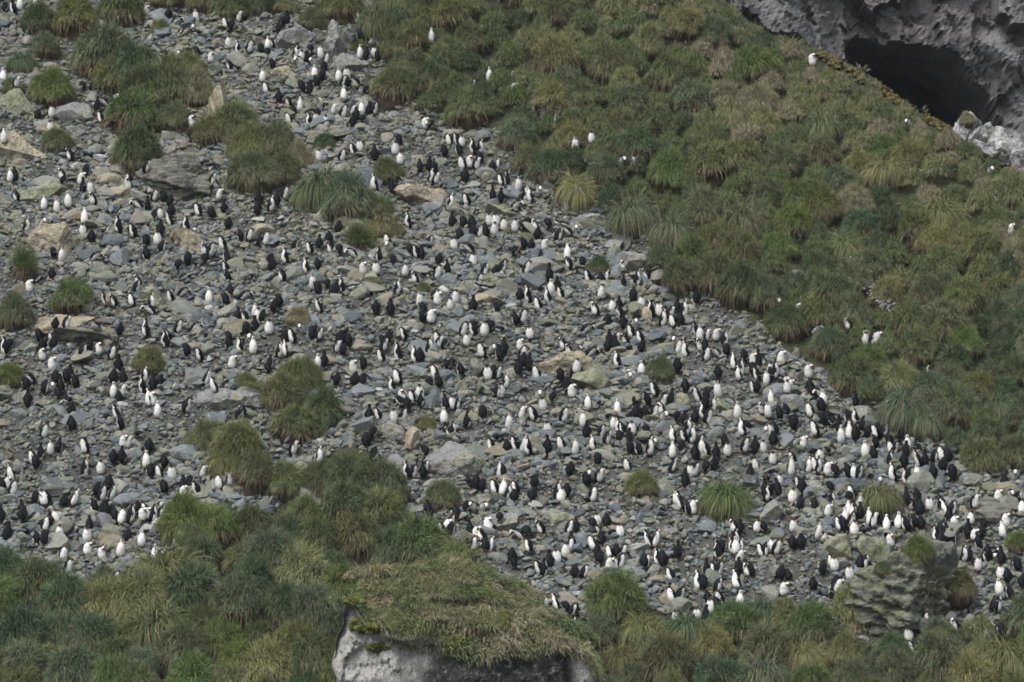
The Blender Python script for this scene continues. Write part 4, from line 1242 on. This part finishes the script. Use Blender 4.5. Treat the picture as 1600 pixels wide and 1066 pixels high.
def build_penguin_mesh(name, pose, voxel):
    P = POSES[pose]
    sp, rd = resample([(a, -f, z) for a, f, z in P['sp']], P['rd'])
    n = len(sp)
    V, F, C = [], [], []
    # front direction = belly side
    tan = np.gradient(sp, axis=0)
    hints = []
    for i in range(n):
        t_ = tan[i] / np.linalg.norm(tan[i])
        belly = np.cross(t_, np.array([1.0, 0, 0]))
        if np.dot(belly, (0, -1, -0.6)) < 0: belly = -belly
        hints.append(belly)
    v, f, a = loft(sp, rd, hints)
    ns = 14
    for j, (p, ang) in enumerate(zip(v, a)):
        i = min(j // ns, n - 1) if j < n * ns else (0 if j == n * ns else n - 1)
        s = i / (n - 1)
        aa = abs(ang)
        if s > 0.90: c = BLACK
        elif s > 0.70: c = WHITE if aa < 1.15 else (YEL if (aa < 1.6 and s > 0.78) else BLACK)
        elif s < 0.05: c = BLACK
        else: c = WHITE if aa < 1.50 - 0.25 * max(0, s - 0.5) else (BLACK if (i + j) % 3 else BLACK2)
        C.append(c)
    V += list(v); F += f
    def add(v2, f2, cols):
        o = len(V)
        V.extend(v2); F.extend([tuple(q + o for q in ff) for ff in f2]); C.extend(cols)
    # flippers
    i0 = int(n * 0.50); sh = sp[i0]; t_ = tan[i0] / np.linalg.norm(tan[i0])
    for sgn in (-1, 1):
        sd_ = np.array([sgn, 0, 0.0])
        root = sh + sd_ * (rd[i0][0] * 0.80)
        out = P['fl']
        d = -t_ * (1 - out * 0.75) + sd_ * (0.22 + out) + np.array([0, -0.05, 0]); d /= np.linalg.norm(d)
        path = [root + d * L_ + sd_ * 0.02 * math.sin(L_ * 12) for L_ in (0, .06, .12, .18, .235, .26)]
        rad = [(.030, .016), (.036, .014), (.034, .013), (.028, .012), (.018, .011), (.006, .008)]
        nf = np.cross(d, np.array([0, 1.0, 0])); 
        if np.dot(nf, sd_) < 0: nf = -nf
        v2, f2, a2 = loft(path, rad, nf, 8)
        add(v2, f2, [WHITE if (abs(x_) > 2.2 and out > .2) or (out > 0.5 and abs(x_) > 1.4) else BLACK for x_ in a2])
    # tail
    tl = sp[1] - hints[1] * 0.07
    v2, f2, a2 = loft([tl, tl + np.array([0, .06, -.02]) * (1 if pose != 'lying' else 1.0), tl + np.array([0, .13, -.045 if pose != 'lying' else -.01])], [(.045, .02), (.035, .014), (.012, .008)], np.array([0, 0, 1.0]), 8)
    add(v2, f2, [BLACK] * len(v2))
    # beak, crest
    hx, hf, hz = P['head']; bk = np.array([P['beak'][0], -P['beak'][1], P['beak'][2]], float); bk /= np.linalg.norm(bk)
    h = np.array([hx, -hf, hz])
    v2, f2, a2 = loft([h + bk * .035, h + bk * .065, h + bk * .095, h + bk * .118], [(.022, .026), (.018, .022), (.013, .015), (.006, .007)], np.array([0.01, 0.3, 1.0]) if abs(bk[2]) < .8 else np.array([0, 1.0, 0]), 8)
    add(v2, f2, [ORANGE] * len(v2))
    for sgn in (-1, 1):
        r0 = h + np.array([sgn * .040, .005, .035])
        v2, f2, a2 = loft([r0 + bk * .02, r0 - bk * .02 + np.array([sgn * .012, 0, .008]), r0 - bk * .07 + np.array([sgn * .025, 0, .012])], [(.012, .012), (.013, .012), (.006, .006)], np.array([0, 0, 1.0]) if abs(bk[2]) < .8 else np.array([0, 1.0, 0]), 6)
        add(v2, f2, [YEL] * len(v2))
    # legs and feet
    if pose != 'lying':
        for sgn in (-1, 1):
            b0 = sp[3] * np.array([1, 1, 0]) + np.array([sgn * .055, -.01, .0])
            v2, f2, a2 = loft([b0 + np.array([0, .01, .12]), b0 + np.array([0, 0, .05]), b0 + np.array([0, -.02, .02])], [(.035, .035), (.024, .024), (.02, .018)], np.array([0, -1.0, 0]), 8)
            add(v2, f2, [WHITE if k < 8 else PINK for k in range(len(v2))])
            for toe in (-.45, 0, .45):
                q = np.array([math.sin(toe), -math.cos(toe), 0])
                v2, f2, a2 = loft([b0 + np.array([0, 0, .016]), b0 + q * .04 + np.array([0, 0, .014]), b0 + q * .085 + np.array([0, 0, .008])], [(.015, .012), (.015, .010), (.008, .007)], np.array([0, 0, 1.0]), 6)
                add(v2, f2, [PINK] * len(v2))
    src = np.array(V)
    me0 = bpy.data.meshes.new("tmp"); me0.from_pydata([tuple(p) for p in src], [], F); me0.update()
    ob = bpy.data.objects.new("tmp", me0); COL.objects.link(ob)
    md = ob.modifiers.new("r", 'REMESH'); md.mode = 'VOXEL'; md.voxel_size = voxel; md.use_smooth_shade = True
    dg = bpy.context.evaluated_depsgraph_get()
    me = bpy.data.meshes.new_from_object(ob.evaluated_get(dg)); me.name = name
    bpy.data.objects.remove(ob); bpy.data.meshes.remove(me0)
    kd = KDTree(len(src))
    for i, p in enumerate(src): kd.insert(p, i)
    kd.balance()
    at = me.color_attributes.new("plumage", 'FLOAT_COLOR', 'POINT')
    cols = np.ones((len(me.vertices), 4), np.float32)
    for vtx in me.vertices:
        _, j, _ = kd.find(vtx.co); cols[vtx.index, :3] = C[j]
    at.data.foreach_set("color", cols.ravel())
    me.materials.clear(); me.materials.append(M['penguin'])
    return me

PM = {k: build_penguin_mesh("penguin_" + k, k, 0.0125) for k in POSES}

# where the birds are: tile origin, then code + x,y (tenths of an enlarged tile pixel, 3.948 per photo pixel).
# F white front, B black back, L / R side view facing left / right; lower case = bent over or lying
TILES = {
(0, 0): "L8,6 F12,4 f22,6 F62,16 b68,16 F90,7 r84,11 B94,1 B104,9 r109,15 F121,12 L139,15 B143,16 R147,11 r115,21 f119,20 b122,21 F141,27 L147,31 R154,30 b121,34 F130,36 f110,36 l108,41 b147,43 F2,49 B6,43 F41,54 B57,54 b51,56 R10,62 F32,70 l64,65 L62,73 F31,79 B98,65 f118,78 B118,83 F2,97 l43,98 r25,29 f92,25 b101,34 f101,35 f72,63 b70,36",
(400, 0): "F45,4 B46,2 R62,12 B16,13 B19,12 f26,17 B14,18 B29,18 L9,27 F7,28 b3,32 b7,34 R24,34 F28,36 B25,31 f27,40 f35,40 B31,36 F40,34 R43,37 B42,42 F36,46 B37,51 b10,44 F4,48 L6,55 F51,48 F56,47 B56,51 R54,51 B28,54 B33,55 F54,60 b68,57 B14,61 L20,63 F27,66 B23,69 L20,74 F37,74 B38,71 L33,76 F43,76 F48,68 R54,70 B62,72 F65,69 R73,68 B70,68 b66,75 f61,72 L60,93 F64,91 R53,97 F39,97 B73,96 L18,101 B15,101 B88,87 F86,93 F89,99 b108,79 f106,79 f104,79 L119,87 L124,87 F127,88 B116,94 L134,92 R138,93 B138,98 L127,102 F132,101 R136,102 B101,103 B107,103 B110,104 R148,103 B146,104 f100,103 B78,25 B82,25 f71,27 b64,24 F64,34 B68,34 F73,33 B75,35 B61,28 b85,42 F108,27 L108,44 B104,53 F144,51 R133,57 L131,56 B141,56 B153,52 R156,53 b95,18",
(800, 0): "f1,61 b4,72 f12,73 F49,89 F39,94 F75,104 f68,105 R26,80 f131,85 b43,88",
(1200, 0): "f27,43 f86,81 f92,92",
(0, 270): "F6,3 B9,2 l38,4 b39,12 F50,5 B51,10 F56,11 L80,5 r90,10 F79,8 R131,5 f134,9 L141,3 f153,11 l10,17 F27,20 F35,22 F42,19 l57,19 F52,29 F51,36 f27,33 R16,34 B91,21 B101,16 B105,18 B95,27 F99,26 L105,30 L115,33 L73,34 L82,37 B99,36 F97,42 b100,48 F135,14 B138,23 L122,24 B33,49 F38,52 r59,54 B90,51 L137,45 B148,39 R154,39 L126,48 R130,49 b126,55 r133,56 B140,53 B116,54 b110,59 B140,64 L85,67 B32,63 b23,67 f18,73 L65,79 l70,82 L81,79 R93,82 l92,87 L105,77 r113,76 F129,78 B139,79 r151,78 F157,86 L151,89 B147,88 B152,97 r121,97 R110,96 L103,102 L90,98 B24,101 R30,104 B34,103 R41,102 f59,105 B74,100 B141,102 f148,105 f155,105",
(400, 270): "L73,8 B84,10 R108,3 R111,4 B129,3 L151,5 B155,5 B146,15 B151,16 R120,19 L130,18 f130,22 R18,14 B13,17 R9,21 B1,23 f17,31 f39,27 B51,35 L94,31 B121,31 B128,31 B133,32 B134,37 R138,37 F144,30 F148,31 F153,33 F147,36 B2,42 R6,42 B24,45 L33,47 B39,44 l46,49 B76,52 L81,43 f82,48 R107,43 F122,45 L99,50 B102,50 b95,49 l131,49 B113,54 F134,55 r131,57 R112,63 B118,60 b9,55 L18,53 B10,58 L31,59 B38,57 L16,64 F92,61 F66,65 F74,65 L98,65 b63,63 R138,67 r141,63 B148,61 R152,59 F35,69 b38,74 L53,71 r61,71 B49,73 R87,72 b84,76 F101,80 f112,81 F123,78 F120,82 R110,76 B103,85 b103,91 f108,92 B134,83 b148,86 L39,83 B14,80 B11,83 B74,84 B83,85 F1,89 B4,89 F8,97 f28,98 B18,102 L22,102 R39,100 b35,102 B52,103 B57,104 L91,100 B82,102 B78,104 R128,98 L134,98 F141,98 b145,97 F130,104 L112,104 l59,52",
(800, 270): "F4,9 R8,15 L11,15 f17,13 r3,22 L34,21 F2,34 b7,35 L14,33 b22,34 l34,38 f39,37 F20,45 B7,44 B12,45 b2,50 F34,51 l35,58 R9,60 B13,57 B23,64 L47,65 B55,67 R57,66 l69,61 R77,67 L83,64 F24,73 L22,77 L30,75 B5,76 L10,77 L16,82 F55,75 B75,77 F80,81 L51,85 F62,83 B66,82 L86,85 F91,86 R98,87 R106,86 B102,84 R93,92 L99,92 B104,92 B77,90 f76,95 B59,93 r61,93 B114,78 B2,91 R7,90 r46,99 B60,103 R64,104 L70,104 F11,100 b14,104 L79,102 F116,101 B114,98 R120,101 F126,101 f101,106 R131,104 b115,105",
(1200, 270): "f137,4 f146,17 l139,21 f153,20 F149,39 f157,37 f19,91 r29,102 L49,97 F60,105 f5,86",
(0, 536): "L3,4 b6,3 B26,2 F26,8 F32,14 B33,1 R51,6 F61,4 b71,4 R69,7 B41,21 B43,20 b16,28 f32,29 B17,36 b36,34 b42,36 b28,30 B70,22 B76,23 F70,31 R75,31 L88,28 B99,24 f108,28 L92,36 F94,36 R115,40 L132,37 L150,43 b115,7 L123,8 b135,18 f143,15 F97,43 B44,42 B44,51 L72,44 B74,50 B25,68 F31,66 B36,65 L52,65 L20,72 B22,74 F76,62 r79,64 B92,64 B70,71 B75,71 F62,78 R52,78 F90,74 B101,74 B93,80 L98,80 F106,82 F7,82 F125,80 F135,87 F143,85 B101,90 B113,88 F113,93 b117,89 L121,92 B22,96 L29,96 F27,97 B40,98 R45,97 B60,91 B67,88 R63,94 R69,93 B58,101 B64,102 B14,103 B1,88 R8,91 f5,90 L89,103 R98,103 B85,103 B69,104 b78,104 L148,3 F156,4 L102,0 B141,1",
(400, 536): "R14,6 L18,5 B54,5 R50,3 B42,12 F38,13 b7,18 B50,23 f60,18 B61,24 B66,13 L77,9 R79,2 B101,9 L98,9 R113,1 L110,19 L87,22 B107,26 L84,27 F90,34 L96,34 F101,32 b121,12 B126,17 L139,6 B153,4 f146,6 B117,38 F121,38 R124,38 F116,47 f137,43 b140,46 B130,49 B70,46 F85,46 R91,45 B117,55 L119,56 R121,55 f124,60 B68,61 r20,61 F39,71 r23,68 F11,87 b73,72 f77,78 R97,80 L93,80 R104,78 B103,80 b104,69 L145,64 B155,65 F150,80 B152,79 L147,90 F152,91 R155,93 B136,87 B140,88 b131,86 F156,50 R149,19 F143,20 B147,19 R154,25 R149,31 F151,31 B106,103 b130,103 f133,103 f140,103",
(800, 536): "B4,17 B7,12 B11,14 L15,20 f5,4 L35,5 r49,8 L65,12 F80,18 B59,2 B64,3 B70,0 B80,3 F103,4 L107,6 L116,2 B119,3 R120,8 B102,15 B127,19 R128,18 L137,13 L140,20 R141,18 L151,20 F149,12 B152,12 L149,28 B151,28 F157,23 F40,22 B38,20 F37,31 B34,27 R38,30 f72,24 b30,22 f7,36 F6,44 L13,45 F19,39 f17,35 F47,38 l44,46 F44,49 R32,46 F22,54 B46,56 R55,55 F65,42 F63,50 L66,53 L68,54 b60,46 F74,54 B76,36 B83,36 R93,37 B98,35 f94,38 B107,35 L115,34 B120,33 F127,31 B82,44 R88,44 f94,48 b102,47 b107,49 B113,46 L118,44 R124,40 R121,47 F139,44 L154,41 F158,43 L142,54 b145,53 L106,58 R111,59 R116,61 F117,66 L120,66 B113,69 B131,61 F133,67 B126,68 B150,65 F155,65 f157,57 L2,64 F7,65 L10,66 B22,65 L30,63 F39,66 L50,63 b83,57 B73,65 B78,66 R85,66 f87,64 F99,68 r102,68 L71,76 R99,76 F110,80 R113,79 b120,79 B125,75 F150,76 B147,82 B107,85 B36,79 B53,72 R54,83 B46,85 f48,84 B14,87 B12,95 L11,96 F30,95 B34,92 R28,93 R50,95 B79,92 F102,97 L104,99 F112,103 B156,92 R157,94 B1,95 L2,90 b156,84 B129,105",
(1200, 536): "F8,10 F2,17 B1,22 R4,19 F60,2 R64,2 B63,3 f67,4 R96,23 B99,23 B48,17 f25,21 F12,25 b8,27 f13,30 F12,37 B26,28 b27,32 f21,32 F2,35 F34,37 B33,40 B34,47 f30,48 B37,47 f41,26 B7,44 B11,42 B16,50 B4,54 F1,56 F22,62 f18,63 F45,59 F50,57 B54,57 B49,46 L54,47 R55,47 B58,51 B54,40 L66,56 B68,54 R72,55 f74,45 L76,66 R78,66 b85,61 F86,64 B85,68 R75,73 B84,74 b92,68 B97,73 L93,73 R103,70 L107,70 B111,71 B108,76 B102,80 F92,82 L77,82 R87,83 L85,84 b114,83 F60,68 B65,69 F32,71 f33,74 b35,67 F3,72 L15,72 F14,79 F25,77 L29,76 R31,77 F37,79 b41,81 B49,80 F53,81 R56,81 F7,86 B6,91 B2,90 F15,96 L19,87 B21,90 B20,100 B29,100 R39,98 b38,91 L52,94 b50,97 F57,101 F49,104 R53,104 F37,104 f70,88 B70,103 b75,103 B86,96 B92,94 B92,101 F100,100 L110,103 R114,103 b106,102 f124,105 B146,87 f153,83 F142,95 f149,96 R154,98 B155,100 F157,103",
(0, 796): "B14,4 R28,10 L27,10 F34,6 F37,15 B31,8 B55,10 F54,17 B22,18 B28,19 F54,25 r60,25 L59,26 B4,16 B78,18 R78,19 F87,20 F74,26 B85,29 F95,28 r97,28 F109,21 R110,9 F75,6 R80,5 F91,3 R94,4 B66,2 B71,4 R99,2 F88,4 b108,30 F39,28 R42,37 R71,43 f63,30 B1,5",
(400, 796): "b40,3 f41,11 R42,17 B107,2 B124,3 R120,8 B120,13 L115,13 F118,12 f103,23 F143,11 B133,15 F136,16 L139,17 B130,22 L131,23 R134,23 B142,23 R144,23 b135,35 B158,30 b150,13",
(800, 796): "l4,18 b9,16 L10,23 B11,24 L18,12 R19,12 R35,12 B40,11 b49,11 F53,7 B58,8 F67,14 b63,15 B55,19 L50,22 B53,28 B55,30 R36,23 F33,26 B37,21 F28,30 B24,33 L17,37 B19,38 B1,32 B3,50 B39,39 R45,39 L60,27 B64,26 R68,26 F60,35 F64,34 R67,33 B81,33 R83,33 L85,20 R88,20 L90,31 B93,32 L98,41 B103,27 F113,1 b109,2 F151,11 L137,11 B140,12 b155,13 R138,20 L136,24 F138,25 R140,24 F140,30 L154,26 R156,26 B127,27 b130,25 B147,38 L145,38 B140,37 B120,38 L125,38 R127,38 L115,46 B118,46 R127,47 L139,46 B121,55 R122,55 L128,57 F123,61 B127,60 B97,52 L98,54 R103,54 F101,68 L103,68 B112,71 F114,66 B119,66 L140,67 F140,58 B129,70 f137,74 R20,60 L27,59 b33,62 R38,64 B40,64 B34,71 L40,73 B37,73 B45,73 B51,68 B51,81 L48,82 f23,66 b17,58 B132,4",
(1200, 796): "F16,11 F31,15 F53,13 r55,13 B15,21 B21,21 F3,24 R5,25 f34,19 b37,20 B46,10 L44,10 R50,7 F48,6 L53,5 B57,3 F63,7 R65,8 B69,3 B72,8 F73,10 F80,9 B85,10 B90,8 B95,9 B93,1 F76,20 b75,16 B107,14 B112,6 B111,14 F115,9 R110,2 B114,19 L104,19 B106,20 B123,14 B131,15 B130,20 F127,16 F125,6 R128,7 F147,8 F145,14 F109,30 B124,29 R121,29 F130,35 R132,33 B135,28 r137,29 B144,31 f141,31 F144,40 B148,41 B154,35 B157,45 B149,52 F143,50 B139,60 R142,60 B8,40 B12,41 L39,33 F41,35 B57,34 R59,34 B28,47 L27,47 b34,39 B42,46 B41,53 F51,46 F57,54 F43,60 B50,60 R48,60 F73,58 R75,59 L27,64 B31,63 b25,65 F28,72 R31,72 b58,70 B61,71 L66,66 B69,67 L88,68 F91,69 R93,67 R97,70 b85,74 F87,79 B91,85 L89,86 b82,85 l85,87 L115,72 f125,74 b130,70 F135,78 f139,73 b144,78 r149,78 f10,53 b14,54",
}
def read_birds():
    out = []
    for (ox, oy), s in TILES.items():
        for tok in s.split():
            x, y = tok[1:].split(',')
            u, v = ox + float(x) * 10 / 3.948, oy + float(y) * 10 / 3.948
            if any((u - a) ** 2 + (v - b) ** 2 < 20 for a, b, _ in out): continue
            out.append((u, v, tok[0]))
    rg = random.Random(99); base = list(out)
    for _ in range(4000):
        qa = base[rg.randrange(len(base))]; u, v = qa[0] + rg.gauss(0, 16), qa[1] + rg.gauss(0, 11)
        if v > 700: continue
        if bool(in_poly(u, v, VEG_UP)) or bool(in_poly(u, v, VEG_LOW)): continue
        if u > 560 and v < 60: continue
        if any((u - a) ** 2 + (v - b) ** 2 < 9.5 ** 2 for a, b, _ in out): continue
        if any(abs(u - t[0]) < t[3] * .5 and t[1] - 5 < v < t[2] for t in TUS) or any(abs(u - q[0]) < q[2] * .5 and abs(v - q[1]) < q[3] * .5 for q in ROCKS): continue
        out.append((u, v, rg.choice('BbLRlbBB')))
        if len(out) > 1190: break
    return out
birds = read_birds()
BW = {'F': "white-fronted penguin", 'B': "black-backed penguin", 'L': "left-facing penguin", 'R': "right-facing penguin",
      'f': "crouching white penguin", 'b': "crouching black penguin", 'l': "crouching left-facing penguin", 'r': "crouching right-facing penguin"}

def place_penguins():
    rg = random.Random(41)
    u = np.array([b[0] for b in birds]); v = np.array([b[1] for b in birds])
    low = np.array([b[2].islower() for b in birds])
    dist = 190 - 48 * v / 1066
    x, y, z = unproject(u, v + np.where(low, 0.16, 0.30) * FPX / dist)
    inveg = in_poly(u, v, VEG_UP)
    y = y - np.where(inveg, 0.3, 0); z = z + np.where(inveg, 0.18, 0)
    order = sorted(range(len(birds)), key=lambda i: y[i])
    labs = rank_labels(birds, lambda c: BW[c])
    crowd = []
    single = 0
    # birds hidden behind the crag or a nearer bird do not use up a place
    chosen = []
    for i in order:
        hidden = any(abs(u[i] - u[j]) < 4 and 0 < v[j] - v[i] < 9 for j in chosen[-60:])
        if len(chosen) < 300 and not hidden: chosen.append(i)
    cs = set(chosen)
    for i in range(len(birds)):
        t = rock_top(x[i], y[i], z[i], 0.9)
        if t is not None: z[i] = t - 0.05
    for i in order:
        c = birds[i][2]
        r = rg.random()
        if c.islower():
            pose = rg.choice(['bowing', 'lying', 'preening', 'bowing'])
        else:
            pose = 'hunched' if r < .46 else 'upright' if r < .68 else 'preening' if r < .88 else 'skyward' if r < .92 else 'flippers_out'
        C = c.upper()
        w1 = rg.choice((22, 22, 50))
        yaw = {'F': rg.uniform(-w1, w1), 'B': 180 + rg.uniform(-w1 * 1.1, w1 * 1.1), 'L': -rg.uniform(62, 108), 'R': rg.uniform(62, 108)}[C]
        s = rg.uniform(0.90, 1.10) * 1.06
        zz = z[i] + 0.06
        if i in cs:
            o = bpy.data.objects.new("penguin", PM[pose]); COL.objects.link(o)
            o.location = (x[i], y[i], zz); o.scale = (s * 1.13, s * 1.10, s * rg.uniform(.92, 1.04))
            o.rotation_euler = (rg.uniform(-.10, .10), rg.uniform(-.12, .12), math.radians(yaw))
            tag(o, labs[i], "penguin", "penguins standing about the colony")
            single += 1
        else:
            crowd.append((x[i], y[i], zz, math.radians(yaw), s, pose))
    # the farther birds, one body of them
    low_m = {k: build_penguin_mesh("far_" + k, k, 0.019) for k in POSES}
    V, F3, Cc, off = [], [], [], 0
    dat = {}
    for k, me in low_m.items():
        me.calc_loop_triangles()
        vv = np.zeros(len(me.vertices) * 3, np.float32); me.vertices.foreach_get("co", vv)
        tt = np.zeros(len(me.loop_triangles) * 3, np.int32); me.loop_triangles.foreach_get("vertices", tt)
        cc = np.zeros(len(me.vertices) * 4, np.float32); me.color_attributes["plumage"].data.foreach_get("color", cc)
        dat[k] = (vv.reshape(-1, 3), tt.reshape(-1, 3), cc.reshape(-1, 4))
    for cx, cy, cz, yw, s, pose in crowd:
        vv, tt, cc = dat[pose]
        a, b = math.cos(yw), math.sin(yw)
        R = np.array([[a, -b, 0], [b, a, 0], [0, 0, 1]])
        V.append((vv * s * np.array([1.13, 1.10, 1.0])) @ R.T + np.array([cx, cy, cz])); F3.append(tt + off); off += len(vv)
        q = cc.copy(); q[:, :3] *= rg.uniform(0.78, 1.0); Cc.append(q)
    me = mesh_np("penguin_crowd", np.concatenate(V), np.concatenate(F3), True)
    at = me.color_attributes.new("plumage", 'FLOAT_COLOR', 'POINT'); at.data.foreach_set("color", np.concatenate(Cc).ravel())
    tag(link("penguin_crowd", me, M['penguin']), "hundreds of farther penguins spread over the upper scree", "penguins", None, 'stuff')
    for me_ in low_m.values(): bpy.data.meshes.remove(me_)
    print("PENG", len(birds), "single", single, "crowd", len(crowd))
place_penguins()


# ------------------------------------------------------------------ thin sea air
def build_haze():
    m = bpy.data.materials.new("sea_haze"); m.use_nodes = True
    t = m.node_tree
    t.nodes.remove(t.nodes["Principled BSDF"])
    v = t.nodes.new("ShaderNodeVolumePrincipled")
    v.inputs["Color"].default_value = (0.85, 0.90, 0.95, 1)
    v.inputs["Density"].default_value = 0.00006
    t.links.new(v.outputs[0], t.nodes["Material Output"].inputs["Volume"])
    x0, x1, y0, y1, z0, z1 = -90, 95, -12, 262, -8, 112
    V = [(x, y, z) for x in (x0, x1) for y in (y0, y1) for z in (z0, z1)]
    F = [(0, 1, 3, 2), (4, 6, 7, 5), (0, 4, 5, 1), (2, 3, 7, 6), (0, 2, 6, 4), (1, 5, 7, 3)]
    tag(link("haze", mesh_np("haze", V, F), m), "thin damp sea air before the hillside", None, None, 'stuff')
build_haze()
